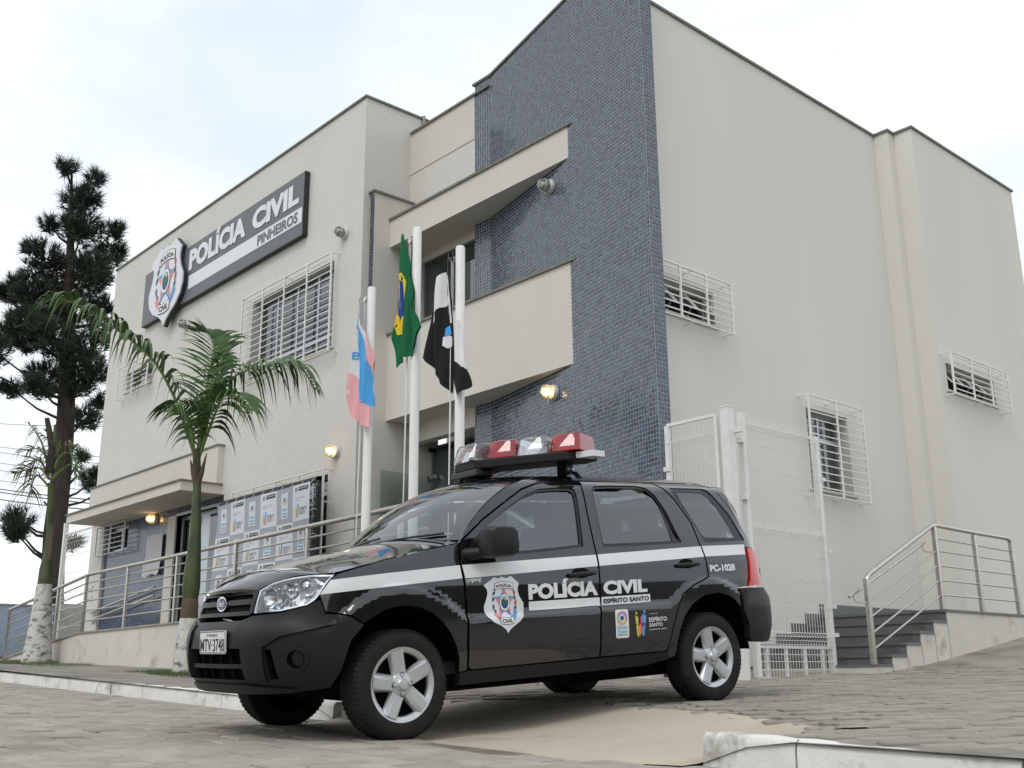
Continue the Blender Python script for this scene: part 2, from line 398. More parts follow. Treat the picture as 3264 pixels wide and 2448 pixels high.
road = tag(grid_sheet('road', xs, [-40, -20, -10, -5, -3, -1.5, 0, 1, 2, 3]+[(lambda x, k=k: Yk(x)-k) for k in (.6, .3, .1, -.02)], lambda x, y: roadz(x, y), M['road']), kind='structure')
fr = [0, .1, .2, .35, .5, .7, .9, 1.1, 1.3, 1.5, 1.8, 2.2]
pav = tag(grid_sheet('pavement', xs, [(lambda x, k=k: Yk(x)+k+.001) for k in fr]+[7.2, 7.8, 8.4, 9, 9.6, 10.2, 10.8, 11.4, 12, 12.6, 13.3, 14, 15, 16.5, 18, 22, 30, 45], ground, M['walk']), kind='structure')
tag(mesh_obj('terrain', [(-900, -900, -1.6), (900, -900, -1.6), (900, 900, -1.6), (-900, 900, -1.6)], [(0, 1, 2, 3)], M['earth']), kind='structure')
# cement apron of the driveway
AP = [(-6.75, 4.12), (-6.85, 5.35), (-6.0, 5.55), (-5.0, 5.5), (-4.1, 5.35), (-3.35, 5.08), (-2.80, 4.72), (-3.26, 4.13), (-3.27, 3.92), (-3.7, 3.78), (-4.3, 3.62), (-5.0, 3.72), (-5.6, 3.60), (-6.3, 3.8)]
surf('driveway_apron', AP, lambda u, v, o=0: (u, v, (ground(u, v) if v > Yk(u) else roadz(u, v))+.012-.012*min(1, max(0, (Yk(u)-v)/.3))+o), M['apron'], None, sp=.14)
tag(bpy.data.objects['driveway_apron'], kind='structure')
# stone pieces: a shared unit block for the ones that show largest, one joined mesh for the rest
def stone_tops(cells):
    """cells: list of (centre, corner offsets); a low domed top with sloping sides"""
    V = []; F = []
    for c, q, dz in cells:
        k = len(V); n = len(q)
        for sc, h in ((1.0, -.03), (.985, -.004), (.90, .002)):
            for a, b in q: V.append((c[0]+a*sc, c[1]+b*sc, c[2]+h+dz+(q_slope[0]*a+q_slope[1]*b)*sc))
        for r in range(2):
            for i in range(n): F.append((k+r*n+i, k+r*n+(i+1) % n, k+(r+1)*n+(i+1) % n, k+(r+1)*n+i))
        F.append(tuple(k+2*n+i for i in range(n)))
    return V, F
def lay(cells, name, parent, m_one, m_many, nmax=300, slope=(0, 0)):
    global q_slope
    q_slope = slope
    cells.sort(key=lambda c: c[0][0]**2+c[0][1]**2)
    variants = []
    near = cells[:nmax]; rest = cells[nmax:]
    for i, (c, q, dz) in enumerate(near):
        V, F = stone_tops([((0, 0, 0), q, 0)])
        if m_one is M['paver_one']:
            if not variants:
                o = mesh_obj(name, V, F, m_one, parent); variants.append(o)
            else:
                o = variants[0].copy(); link(o); o.parent = parent
        else: o = mesh_obj(name, V, F, m_one, parent)
        o.location = (c[0], c[1], c[2]+dz); o.matrix_parent_inverse = Matrix.Identity(4)
        o.rotation_euler = (random.gauss(0, .008), random.gauss(0, .008), 0)
    V, F = stone_tops(rest)
    o = mesh_obj(name+'_field', V, F, m_many, parent); o['kind'] = 'stuff'
# road setts: rows across the street, uneven
cells = []; a0 = math.radians(175.5)
rows = np.arange(-1.5, 4.6, .17)
jit = {}
def cor(i, j):
    if (i, j) not in jit: jit[i, j] = (random.uniform(-.03, .03), random.uniform(-.022, .022))
    return jit[i, j]
for j, dj in enumerate(np.arange(.06, 4.2, .165)):
    x0 = (j % 2)*.13
    for i in range(-80, 20):
        def pt(ii, jj, base):
            jx, jy = cor((ii, j if jj == j else j+1, ), jj)
            return (-3+ii*.27+x0+jx, jj*.165+.06+jy)
        P4 = []
        for (ii, jj) in ((i, j), (i+1, j), (i+1, j+1), (i, j+1)):
            jx = random.uniform(-.018, .018); jy = random.uniform(-.012, .012)
            P4.append((-3+ii*.27+x0+jx, jj*.165+.06+jy))
        cx = sum(p[0] for p in P4)/4; ck = sum(p[1] for p in P4)/4
        X = cx; Y = Yk(X)-ck
        if X < -17 or X > 1.2 or (X*X+Y*Y) < 1.2: continue
        if inside((X, Y), AP): continue
        q = []
        for px, pk in P4: q.append(((px-cx)*.975, -(pk-ck)*.965-.0787*(px-cx)))
        q = q[::-1]
        cells.append(((X, Y, roadz(X, Y)+.004), q, random.gauss(.001, .003)))
lay(cells, 'sett', road, M['sett_one'], M['sett'], 300, (-.03, 0))
# pavers of the side yard and the pavement
cells = []; A_ = math.radians(52); ca, sa = math.cos(A_), math.sin(A_)
pl, pw_ = .24, .115
for r in range(-120, 140):
    for i in range(-60, 70):
        u = i*pl+(pl/2 if r % 2 else 0); v = r*pw_
        X = -2.5+u*ca-v*sa; Y = 6+u*sa+v*ca
        if X < -8.8 or X > 3.2 or Y > 11.5 or Y < Yk(X)+.19: continue
        if inside((X, Y), AP) or (X < -7.5 and Y > 6.6): continue
        if X < -6.05 and Y > 10.35: continue
        hx, hy = pl/2-.004, pw_/2-.004
        q = [(a*ca-b*sa, a*sa+b*ca) for a, b in ((-hx, -hy), (hx, -hy), (hx, hy), (-hx, hy))]
        cells.append(((X, Y, ground(X, Y)+.006), q, random.gauss(.001, .004)))
lay(cells, 'paver', pav, M['paver_one'], M['paver'], 300, (-.01, .035))
# kerbs, stone by stone
def kerb_run(name, x_start, x_end, step, h):
    r = thing(name, *KL[name], (x_start, Yk(x_start), zroad(x_start)))
    x = x_start; sgn = 1 if x_end > x_start else -1; k = 0
    while (x_end-x)*sgn > .05:
        ln = min(step[k] if k < len(step) else 1.0, abs(x_end-x)); xa, xb = sorted((x+.006*sgn, x+sgn*(ln-.006)))
        mb = MB(); n = 6; V = []
        for t in range(n+1):
            X = lerp(xa, xb, t/n); yk = Yk(X); zb = zroad(X)-.12; zt = zroad(X)+h+random.uniform(-.004, .004)
            for dy, z in ((.0, zb), (.012+random.uniform(-.004, .004), zt-.035), (.022, zt-.012), (.04, zt), (.145, zt-.002), (.15, zb)): V.append((X, yk+dy, z))
        F = []
        for t in range(n):
            for j in range(5): F.append((t*6+j, (t+1)*6+j, (t+1)*6+j+1, t*6+j+1))
        F += [tuple(range(5, -1, -1)), tuple(n*6+j for j in range(6))]
        mb.add(V, F); o = mb.build('kerb_stone', M['kerb'], r, smooth=True)
        x += sgn*ln; k += 1
    return r
KL = {'kerb': ('whitewashed kerb along the pavement in front of the palms', 'kerb')}
kerb_run('kerb', -6.78, -40, [1.0], .13)
KL['kerb'] = ('chipped whitewashed kerb at lower right beside the pavers', 'kerb')
kerb_run('kerb', -3.27, 9, [.53, .97], .145)
# tilted end stone of the left kerb
t = thing('kerb_end_stone', 'grey broken kerb stone behind the front tyre of the car', 'kerb stone', (-6.5, Yk(-6.5)+.1, zroad(-6.5)))
mb = MB().add([(-6.74, 4.36, -.42), (-6.36, 4.38, -.42), (-6.36, 4.52, -.42), (-6.74, 4.52, -.42), (-6.72, 4.37, -.15), (-6.50, 4.38, -.155), (-6.37, 4.40, -.25), (-6.37, 4.51, -.25), (-6.50, 4.51, -.155), (-6.72, 4.51, -.15)],
    [(0, 3, 2, 1), (0, 1, 6, 5, 4), (3, 9, 8, 7, 2), (0, 4, 9, 3), (1, 2, 7, 6), (4, 5, 8, 9), (5, 6, 7, 8)])
mb.build('stone', M['concrete'], t, bevel=.012)
# ================================================================== the police building
BLD = thing('police_station', 'two-storey cream police building with a tall blue-tiled corner wall', 'building', (-15, 12, .8))
XL0, XL1, YL, ZL = -23.55, -13.297, 8.744, 9.22
YM = 9.653; ZM = 8.84
KX, KY = -11.232, 9.655; CX, CY = -7.46, 8.819; ZT = 9.02
XW = -7.76
FL0 = .80                                                    # ground-floor level
BIG = rect(-16.80, -14.10, 5.12, 6.60); SML = rect(-22.35, -21.05, 6.04, 6.46); GWN = rect(-16.68, -14.05, 1.60, 3.06); REC = rect(-22.86, -17.46, .62, 3.19)
fw = surf('front_wall', rect(XL0, XL1, -.2, ZL), planeY(YL), M['texture'], BLD, holes=[BIG, SML, GWN, REC], rim=.28, outer=False)
sw_ = surf('return_wall', rect(YL, 18, 5.2, ZL), planeX(XL1), M['texture_side'], BLD)
surf('return_wall_base', rect(YL, 9.66, -.2, 5.2), planeX(XL1), M['beige'], BLD)
box('end_wall', XL0, XL0+.3, YL+.01, 18, -.2, ZL-.01, M['beige'], BLD)
surf('recessed_wall', rect(XL1, -11.612, 7.0, 8.10), planeY(YM), M['texture'], BLD)
surf('recessed_parapet', rect(XL1, -11.612, 8.10, ZM), planeY(YM-.012), M['beige'], BLD, rim=.011)
# side walls, stepping out towards the back
W1 = rect(9.12, 10.33, 4.19, 4.63); W2 = rect(12.19, 13.20, 2.37, 3.46); W3 = rect(15.2, 16.78, 4.10, 4.53)
surf('side_wall', rect(9.0, 14.79, -.3, 8.36), planeX(XW), M['beige_side'], BLD, holes=[W1, W2], rim=.26, outer=False)
surf('side_step', rect(-7.76, -7.517, -.3, 8.36), planeY(14.79), M['beige_side'], BLD)
surf('side_step', rect(14.79, 14.981, -.3, 8.36), planeX(-7.517), M['beige_side'], BLD)
surf('side_step', rect(-7.517, -7.214, -.3, 8.36), planeY(14.981), M['beige_side'], BLD)
surf('rear_side_wall', rect(14.981, 18.53, -.3, 8.36), planeX(-7.214), M['beige_side'], BLD, holes=[W3], rim=.26, outer=False)
surf('back_wall', rect(-23.55, -7.214, -.3, 8.36), lambda u, v, o=0: (u, 18.53+o, v), M['beige_side'], BLD)
box('roof_slab', -23.3, -7.8, 10.2, 18.3, 8.0, 8.2, M['concrete'], BLD)
# copings (thin granite caps that overhang by 3 cm)
def coping(x0, x1, y0, y1, z, t=.035): return box('coping', x0, x1, y0, y1, z, z+t, M['coping'], BLD)
coping(XL0-.03, XL1+.03, YL-.03, YL+.2, ZL); coping(XL1-.18, XL1+.03, YL+.2, 18, ZL+.001); coping(XL0-.03, XL0+.2, YL+.2, 18, ZL+.001)
coping(XL1+.03, -11.25, YM-.045, YM+.2, ZM)
coping(XW-.2, XW+.03, 9.0, 14.79, 8.36); coping(XW-.2, -7.487, 14.76, 14.86, 8.361); coping(-7.7, -7.488, 14.86, 15.0, 8.36); coping(-7.6, -7.184, 14.951, 15.05, 8.362); coping(-7.42, -7.185, 15.05, 18.56, 8.36)
dp = MB().tube([(XL1+.03, 9.9, 8.5), (XL1+.03, 9.9, ZL+.06), (XL1-.1, 9.9, ZL+.08)], .025, 8).build('vent_pipe', M['concrete'], BLD, smooth=True)
# ---- tiled corner wall
tw = MB(); th = .205
tw.prism([(-11.612, YM), (KX, KY), (CX, CY), (CX, CY+th), (KX, KY+.2), (-11.612, YM+.2)], -.3, ZT, 'z')
TW = tw.build('tiled_wall', M['grout'], BLD)
mb = MB().prism([(-11.65, YM-.03), (KX-.004, KY-.03), (CX+.03, CY-.03), (CX+.03, CY+th+.03), (KX, KY+.24), (-11.65, YM+.24)], ZT, ZT+.035, 'z'); mb.build('coping', M['coping'], BLD)
PT = .0515
def tile_mesh(s=PT, g=.0075, h=.005):
    a = s/2-g/2; b = a-.0035
    return ([(-a, -a, 0), (a, -a, 0), (a, a, 0), (-a, a, 0), (-b, -b, h), (b, -b, h), (b, b, h), (-b, b, h)],
            [(4, 5, 6, 7), (0, 1, 5, 4), (1, 2, 6, 5), (2, 3, 7, 6), (3, 0, 4, 7)])
TV, TF = tile_mesh()
tiles = []      # matrices
def tile_run(p0, p1, z0, z1):
    p0 = Vector((*p0, 0)); p1 = Vector((*p1, 0)); d = (p1-p0); ln = d.length; d.normalize(); n = Vector((d.y, -d.x, 0))
    nc = max(1, round(ln/PT)); st = ln/nc
    for c in range(nc):
        for r in range(int((z1-z0)/PT)):
            ctr = p0+d*((c+.5)*st)+Vector((0, 0, z0+(r+.5)*PT))+n*.001
            q = Matrix((( d.x, 0, n.x), (d.y, 0, n.y), (0, 1, 0)))
            # sheet-by-sheet and tile-by-tile lean
            sh = (c//6, r//6); rs = random.Random(hash((sh, round(p0.x, 2)))*7+3)
            ax = rs.gauss(0, .006)+random.gauss(0, .012); ay = rs.gauss(0, .006)+random.gauss(0, .012)
            q = q @ Matrix.Rotation(ax, 3, 'X') @ Matrix.Rotation(ay, 3, 'Y')
            m4 = q.to_4x4(); m4.translation = ctr; tiles.append(m4)
tile_run((-11.612, YM), (KX, KY), -.1, ZT); tile_run((KX, KY), (CX, CY), -.1, ZT); tile_run((CX, CY+.0), (CX, CY+th), -.1, ZT)
PX, PYF = -13.17, 8.872
tile_run((PX-.103, PYF), (PX, PYF), .8, 7.50)
def rank(m):
    t = m.translation; return t.length+(50 if t.z < 1.9 or t.z > 7.9 else 0)
tiles.sort(key=rank)
t0 = mesh_obj('tile', TV, TF, M['tile'], TW); t0.matrix_local = tiles[0]; t0.matrix_parent_inverse = Matrix.Identity(4)
for m4 in tiles[1:300]:
    o = t0.copy(); link(o); o.parent = TW; o.matrix_parent_inverse = Matrix.Identity(4); o.matrix_basis = m4
t0.matrix_basis = tiles[0]
VV = np.array(TV); vs = []; fs = []; k = 0
for m4 in tiles[300:]:
    A = np.array(m4); vs.append(VV @ A[:3, :3].T+A[:3, 3]); fs += [tuple(i+k for i in f) for f in TF]; k += 8
o = mesh_obj('tile_field', np.concatenate(vs), fs, M['tile_i'], TW); o['kind'] = 'stuff'
MB().prism([(-11.7, 8.60), (-7.53, 8.60), (-7.53, 8.80), (-11.0, 9.5), (-11.7, 9.6)], -.4, .62, 'z').build('plinth', M['white_dirty'], BLD)
# ---- pillar wall, balcony beams, porch
pw1 = box('pillar_wall', PX-.103, PX, PYF+.004, 10.12, -.2, 7.52, M['beige'], BLD)
MB().box(PX-.15, PX+.03, PYF-.04, 9.65, 7.52, 7.555).build('coping', M['coping'], BLD)
def wallY(X): return KY+(CY-KY)*(X-KX)/(CX-KX)
def beam(name, z0, z1, y1, yb=9.181):
    xr = -9.09
    mb = MB().prism([(PX, yb), (xr, yb), (xr-.02, wallY(xr-.02)+.05), (-11.2, 9.75), (-11.6, y1), (PX, y1)], z0, z1, 'z'); return mb.build(name, M['beige'], BLD)
beam('upper_beam', 6.645, 7.10, 9.88); beam('balcony_floor', 3.80, 4.12, 10.1)
mb = MB().prism([(PX, 9.183), (-9.092, 9.183), (-9.11, 9.33), (PX, 9.33)], 4.12, 5.165, 'z'); mb.build('balcony_parapet', M['beige'], BLD)
mb = MB().prism([(PX-.0, 9.150), (-9.0, 9.150), (-9.2, 9.36), (PX, 9.36)], 5.165, 5.20, 'z'); mb.build('coping', M['coping'], BLD)
mb = MB().prism([(PX+.0, 9.150), (-8.97, 9.150), (-9.3, 9.40), (-11.1, 9.66), (PX, 9.62)], 7.10, 7.135, 'z'); mb.build('coping', M['coping'], BLD)
# balcony window band
gw = surf('balcony_window', rect(PX, -11.6, 4.12, 6.645), planeY(9.86), M['alu'], BLD, holes=[rect(PX+.04, -12.42, 4.15, 6.57), rect(-12.38, -11.63, 4.15, 6.57)], rim=.05)
surf('pane', rect(PX+.04, -12.42, 4.15, 6.57), planeY(9.84), M['glass'], gw); surf('pane', rect(-12.38, -11.63, 4.15, 6.57), planeY(9.85), M['glass'], gw)
surf('lintel', rect(PX, -11.6, 6.53, 6.645), planeY(9.80), M['beige'], BLD, rim=.1)
rm = MB(); rm.box(PX-.6, -11.3, 9.95, 13, 4.12, 6.9); o = rm.build('upstairs_room', M['room'], BLD); o.data.flip_normals()
MB().box(-12.2, -11.5, 12.85, 12.95, 4.5, 6.6).build('room_door', M['beige'], BLD)
# porch on the ground floor
box('porch_beam', PX, -11.58, 9.63, 9.80, 3.50, 3.80, M['beige'], BLD)
box('porch_floor', PX, -10.9, 7.2, 10.4, .3, FL0, M['concrete'], BLD)
gd = surf('entrance_door', rect(PX, -11.6, FL0, 3.52), planeY(10.07), M['alu'], BLD, holes=[rect(PX+.03, -12.3, FL0+.03, 3.48), rect(-12.27, -11.62, FL0+.03, 3.48)], rim=.04)
surf('pane', rect(PX+.03, -12.3, FL0+.03, 3.48), planeY(10.05), M['glass_green'], gd); surf('pane', rect(-12.27, -11.62, FL0+.03, 3.48), planeY(10.05), M['glass_green'], gd)
box('door_hinge', PX+.0, PX+.16, 9.99, 10.04, 2.95, 3.03, M['black_metal'], gd); box('door_hinge', PX+.02, PX+.07, 9.99, 10.04, 3.42, 3.48, M['black_metal'], gd)
rm = MB().box(PX-.4, -11.3, 10.12, 14, FL0, 3.52); o = rm.build('lobby', M['room'], BLD); o.data.flip_normals()
gp = surf('porch_glass_screen', rect(9.0, 10.05, FL0, 3.0), planeX(-13.0), M['glass_green'], BLD, rim=.012)
box('screen_clamp', -13.03, -12.97, 9.93, 10.03, 2.98, 3.04, M['steel'], gp)
# ---- canopy over the left entrance
box('canopy', -22.95, -17.555, 7.962, YL+.05, 3.20, 3.365, M['beige'], BLD); coping(-22.98, -17.525, 7.93, YL-.0, 3.365, .025)
box('canopy_fascia', XL0+.001, -17.555, YL-.12, YL+.05, 3.391, 4.075, M['beige'], BLD); coping(XL0-.02, -17.53, YL-.145, YL, 4.075, .025)
rw = surf('entrance_wall', rect(-22.86, -17.46, .62, 3.19), planeY(8.80), M['tile_flat'], BLD, holes=[rect(-22.60, -21.72, 2.63, 3.11), rect(-19.43, -17.62, .83, 3.02)], rim=.1, outer=False)
box('door_jamb', -19.77, -19.43, 8.765, 9.0, .82, 3.045, M['beige'], BLD); box('door_head', -19.43, -17.5, 8.775, 9.0, 3.02, 3.07, M['alu'], BLD)
gd2 = surf('left_entrance_door', rect(-19.43, -17.62, .83, 3.02), planeY(8.92), M['alu'], BLD, holes=[rect(-19.36, -18.66, .86, 2.95), rect(-18.30, -17.66, .86, 2.95)], rim=.04)
surf('pane', rect(-19.36, -18.66, .86, 2.95), planeY(8.91), M['glass_green'], gd2); surf('pane', rect(-18.30, -17.66, .86, 2.95), planeY(8.91), M['glass'], gd2)
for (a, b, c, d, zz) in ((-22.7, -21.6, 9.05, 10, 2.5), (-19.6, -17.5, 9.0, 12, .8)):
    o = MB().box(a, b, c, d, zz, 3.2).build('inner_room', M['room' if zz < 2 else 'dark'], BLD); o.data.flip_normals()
# ---- windows: frame, panes, bars
def windowY(x0, x1, z0, z1, Y, cols, trans=None, blinds=True):
    """sliding aluminium window set back in a wall facing the street"""
    fr = .045; holes = []
    xs_ = np.linspace(x0, x1, cols+1)
    zt = trans if trans else z1
    for a, b in zip(xs_, xs_[1:]):
        holes.append(rect(a+fr/2, b-fr/2, z0+fr, zt-fr/2))
        if trans: holes.append(rect(a+fr/2, b-fr/2, trans+fr/2, z1-fr))
    W = surf('window', rect(x0, x1, z0, z1), planeY(Y+.14), M['alu'], BLD, holes=holes, rim=.05)
    for h in holes: surf('pane', h, planeY(Y+.155), M['glass'], W)
    if blinds:
        z = z0+.08
        while z < z1-.05: box('blind_slat', x0+.05, x1-.05, Y+.22, Y+.226, z, z+.075, M['room'], W); z += .115
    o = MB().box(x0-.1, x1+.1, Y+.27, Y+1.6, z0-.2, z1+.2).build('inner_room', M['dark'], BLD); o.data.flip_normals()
    return W
windowY(-16.80, -14.10, 5.12, 6.60, YL, 4, 5.42); windowY(-16.68, -14.05, 1.60, 3.06, YL, 4)
windowY(-22.35, -21.05, 6.04, 6.46, YL, 2, None, False)
def tilt_window(y0, y1, z0, z1, X, n):
    W = surf('window', rect(y0, y1, z0, z1), planeX(X-.16), M['white_metal'], BLD, holes=[rect(y0+.03, y1-.03, z0+.03, z1-.03)], rim=.04)
    st = (y1-y0-.06)/n
    for i in range(n):
        a, b = y0+.03+i*st+.01, y0+.03+(i+1)*st-.01; ang = math.radians(38); h = z1-z0-.08
        fm = lambda u, v, o=0, X=X: (X-.15+(z1-.04-v)*math.sin(ang)+o, u, z1-.04-(z1-.04-v)*math.cos(ang))
        s = surf('sash', rect(a, b, z1-.04-h, z1-.04), fm, M['white_metal'], W, holes=[rect(a+.025, b-.025, z1-.04-h+.025, z1-.065)], rim=.02)
        surf('pane', rect(a+.025, b-.025, z1-.04-h+.025, z1-.065), lambda u, v, o=0, f=fm: f(u, v, -.008), M['glass'], W)
        MB().tube([(X-.15, a+.04, z0+.06), (X-.15+h*.5*math.sin(ang), a+.04, z1-.04-h*.5*math.cos(ang))], .008, 6).build('stay_arm', M['white_metal'], W)
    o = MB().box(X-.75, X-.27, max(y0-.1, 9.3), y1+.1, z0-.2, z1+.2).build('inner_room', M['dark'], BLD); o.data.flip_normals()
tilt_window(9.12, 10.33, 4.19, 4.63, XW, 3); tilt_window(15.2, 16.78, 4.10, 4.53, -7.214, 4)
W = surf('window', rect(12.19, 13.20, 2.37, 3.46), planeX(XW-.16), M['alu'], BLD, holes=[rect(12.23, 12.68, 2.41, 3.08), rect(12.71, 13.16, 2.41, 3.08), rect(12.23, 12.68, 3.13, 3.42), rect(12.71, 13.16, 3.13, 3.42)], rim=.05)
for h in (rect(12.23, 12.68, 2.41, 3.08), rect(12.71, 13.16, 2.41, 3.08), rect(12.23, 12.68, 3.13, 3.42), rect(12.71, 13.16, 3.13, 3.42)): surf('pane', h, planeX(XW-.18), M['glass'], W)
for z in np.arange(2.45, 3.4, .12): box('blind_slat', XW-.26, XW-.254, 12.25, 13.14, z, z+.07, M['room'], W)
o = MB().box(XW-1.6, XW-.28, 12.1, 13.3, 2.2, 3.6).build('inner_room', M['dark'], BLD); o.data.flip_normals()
surf('window', rect(-22.60, -21.72, 2.63, 3.11), planeY(8.86), M['alu'], BLD, holes=[rect(-22.56, -22.18, 2.67, 3.07), rect(-22.14, -21.76, 2.67, 3.07)], rim=.04)
# window sills
for (a, b, z) in ((-16.86, -14.04, 5.085), (-16.74, -13.99, 1.565), (-22.41, -20.99, 6.005)): box('sill', a, b, YL-.035, YL+.12, z, z+.035, M['white_dirty'], BLD)
for (a, b, z, X) in ((9.06, 10.39, 4.155, XW), (12.13, 13.26, 2.335, XW), (15.14, 16.84, 4.065, -7.214)): box('sill', X-.12, X+.035, a, b, z, z+.035, M['white_dirty'], BLD)
# burglar grilles
def grille(a0, a1, z0, z1, nv, step, plane, d, axis):
    """flat bars standing d in front of the wall; axis 'x' along the street front, 'y' along the side wall"""
    def B(name, u0, u1, w0, w1, h0, h1, par):
        if axis == 'x': return box(name, u0, u1, plane-w1, plane-w0, h0, h1, M['white_metal'], par)
        return box(name, plane+w0, plane+w1, u0, u1, h0, h1, M['white_metal'], par)
    g = B('window_grille', a0, a1, d-.004, d+.016, z1-.02, z1, BLD)
    for u in np.linspace(a0, a1, nv): B('bar', u-.013, u+.013, d-.006, d+.018, z0, z1-.021, g)
    z = z0
    while z < z1-.06: B('bar', a0, a1, d-.002, d+.012, z, z+.013, g); z += step
    for u in (a0, a1, (a0+a1)/2):
        for z in (z0, z1-.02): B('bracket', u-.008, u+.008, .0, d, z, z+.016, g)
grille(-16.89, -13.935, 4.985, 6.66, 5, .112, YL, .15, 'x'); grille(-16.85, -13.93, 1.50, 3.115, 5, .112, YL, .15, 'x')
grille(-22.46, -20.92, 5.865, 6.58, 3, .1, YL, .15, 'x'); grille(-23.0, -21.52, 2.565, 3.18, 3, .1, 8.80, .15, 'x')
grille(9.0, 10.49, 4.08, 4.752, 4, .085, XW, .15, 'y'); grille(12.02, 13.345, 2.25, 3.59, 3, .1, XW, .15, 'y'); grille(15.08, 16.94, 3.99, 4.652, 4, .085, -7.214, .15, 'y')
box('junction_box', -7.21, -7.1, 18.2, 18.42, 5.2, 5.55, M['white_metal'], BLD, bevel=.01)
# ---- side stair and its landing
X0s, X1s, Y0s, tr_, rs_ = XW, -6.1, 10.50, .325, .128
st = thing('side_stair', 'grey granite stair with white sides climbing along the side wall', 'stairs', (-6.9, 11, 0))
z = .085
box('stair_base', X0s, X1s, Y0s, Y0s+tr_+.02, -.35, z, M['white_dirty'], st)
for i in range(5):
    y = Y0s+(i+1)*tr_; z0 = z; z += rs_; y2 = y+tr_+.02 if i < 4 else 18.5
    box('step_body', X0s, X1s, y+.012, y2, -.35, z-.03, M['white_dirty'], st)
    box('riser', X0s+.02, X1s-.004, y, y+.014, z0+.001, z-.031, M['granite'], st)
    box('tread', X0s+.02, X1s+.012, y-.018, y2-.03, z-.03, z, M['granite'], st)
    box('skirting', XW+.002, XW+.014, y-.01, y2, z+.001, z+.15, M['granite'], st)
box('tread', X0s+.02, X1s+.012, Y0s-.012, Y0s+tr_, z-5*rs_, z-5*rs_+.022, M['granite'], st)
# ================================================================== ramp, railings, gate, fence, flags, lamps, sign, banner
def Yr(X): return 7.10-.0297*(X+19.19)            # line of the front railing
LV = .82
def walk_top(X): return LV if X > -19.1 else LV-.083*(-19.1-X)
rw_ = thing('ramp_wall', 'low cream wall and ramp carrying the front railing', 'wall', (-16, 6.9, .2))
V = []; F = []; Xs = [-8.9, -12, -16, -19.1, -21, -23, -24.6]
for X in Xs:
    y = Yr(X)-.10; zt = walk_top(X)-.02
    for yy, z in ((y, -.4), (y, zt), (y+1.2 if X < -12 else y+1.2, zt), (y+1.2, -.4)): V.append((X, yy, z))
for i in range(len(Xs)-1):
    for j in range(3): F.append((i*4+j, (i+1)*4+j, (i+1)*4+j+1, i*4+j+1))
F += [(0, 1, 2, 3)]
mesh_obj('wall_body', V, F, M['white_dirty'], rw_)
V = []; F = []
for X in Xs:
    y = Yr(X); zt = walk_top(X)
    for yy, z in ((y-.125, zt-.022), (y-.125, zt+.004), (y+.1, zt+.004), (y+.1, zt-.022)): V.append((X, yy, z))
for i in range(len(Xs)-1):
    for j in range(4): F.append((i*4+j, (i+1)*4+j, (i+1)*4+(j+1) % 4, i*4+(j+1) % 4))
F += [(0, 1, 2, 3)]
mesh_obj('coping', V, F, M['concrete'], rw_)
tag(box('walkway', -19.2, -8.9, 7.02, 8.74, .3, .80, M['concrete']), kind='structure')
# front railing
rl = thing('railing', 'long stainless railing on the ramp wall in front of the building', 'railing', (-16, 6.97, .82))
posts = [-23.58, -20.62, -19.15, -17.24, -15.30, -13.38, -11.45, -9.45, -8.95]
for X in posts[:-1]:
    zt = walk_top(X)+.985; b = .028
    MB().box(X-b, X+b, Yr(X)-.02, Yr(X)+.02, walk_top(X)-.01, zt).build('post', M['steel'], rl)
def railline(dz, xs_): return [(X, Yr(X), walk_top(X)+dz) for X in xs_]
xr_ = [-23.66, -21, -19.15, -15, -12, -8.95]
MB().tube([(-23.66, Yr(-23.66), walk_top(-23.66)+.93)]+railline(.99, [-23.6, -21, -19.2, -19.0, -15, -12, -8.95]), .03, 10).build('handrail', M['steel'], rl, smooth=True)
for dz in (.20, .37, .54, .70, .85):
    MB().tube(railline(dz, [-23.58, -21, -19.15, -15, -12, -8.95]), .0125, 6).build('rail', M['steel'], rl, smooth=True)
for k, X in enumerate((-20.62, -19.15)):
    for dz in (.62, .80): MB().tube([(X, Yr(X)+.02, walk_top(X)+dz-.05), (X+.05, Yr(X)+.07, walk_top(X)+dz-.06), (X+.08, Yr(X)+.10, walk_top(X)+dz)], .006, 5).build('bracket', M['steel'], rl)
# rail going down beside the front step, seen through the car
r2 = thing('railing', 'short stainless railing beside the front step, seen through the car windows', 'railing', (-8.3, 6.8, .6))
MB().tube([(-8.9, 6.80, 1.80), (-8.0, 6.78, 1.72), (-7.2, 6.76, 1.30)], .028, 8).build('handrail', M['steel'], r2, smooth=True)
for X, zt in ((-8.05, 1.72), (-7.25, 1.32)): MB().box(X-.025, X+.025, 6.75, 6.79, -.1, zt).build('post', M['steel'], r2)
MB().tube([(-8.9, 6.80, 1.45), (-8.0, 6.78, 1.37), (-7.2, 6.76, .95)], .012, 6).build('rail', M['steel'], r2)
# wall handrails of the ramp
for zz, lab in ((0, 'upper stainless handrail sloping along the tiled entrance wall'), (-.16, 'lower stainless handrail sloping along the tiled entrance wall')):
    h = thing('wall_handrail', lab, 'handrail', (-21.4, 8.7, 1.4+zz), 'entrance wall handrails')
    a = (-23.1, 8.70, 1.40+zz); b = (-20.0, 8.70, 1.735+zz)
    MB().tube([a, (lerp(a[0], b[0], .3), 8.70, lerp(a[2], b[2], .3)), b], .02, 8).build('rail', M['steel'], h, smooth=True)
    for t in (.06, .5, .95):
        x = lerp(a[0], b[0], t); z = lerp(a[2], b[2], t); MB().tube([(x, 8.70, z-.015), (x, 8.70, z-.07), (x, 8.79, z-.09)], .008, 6).build('bracket', M['steel'], h)
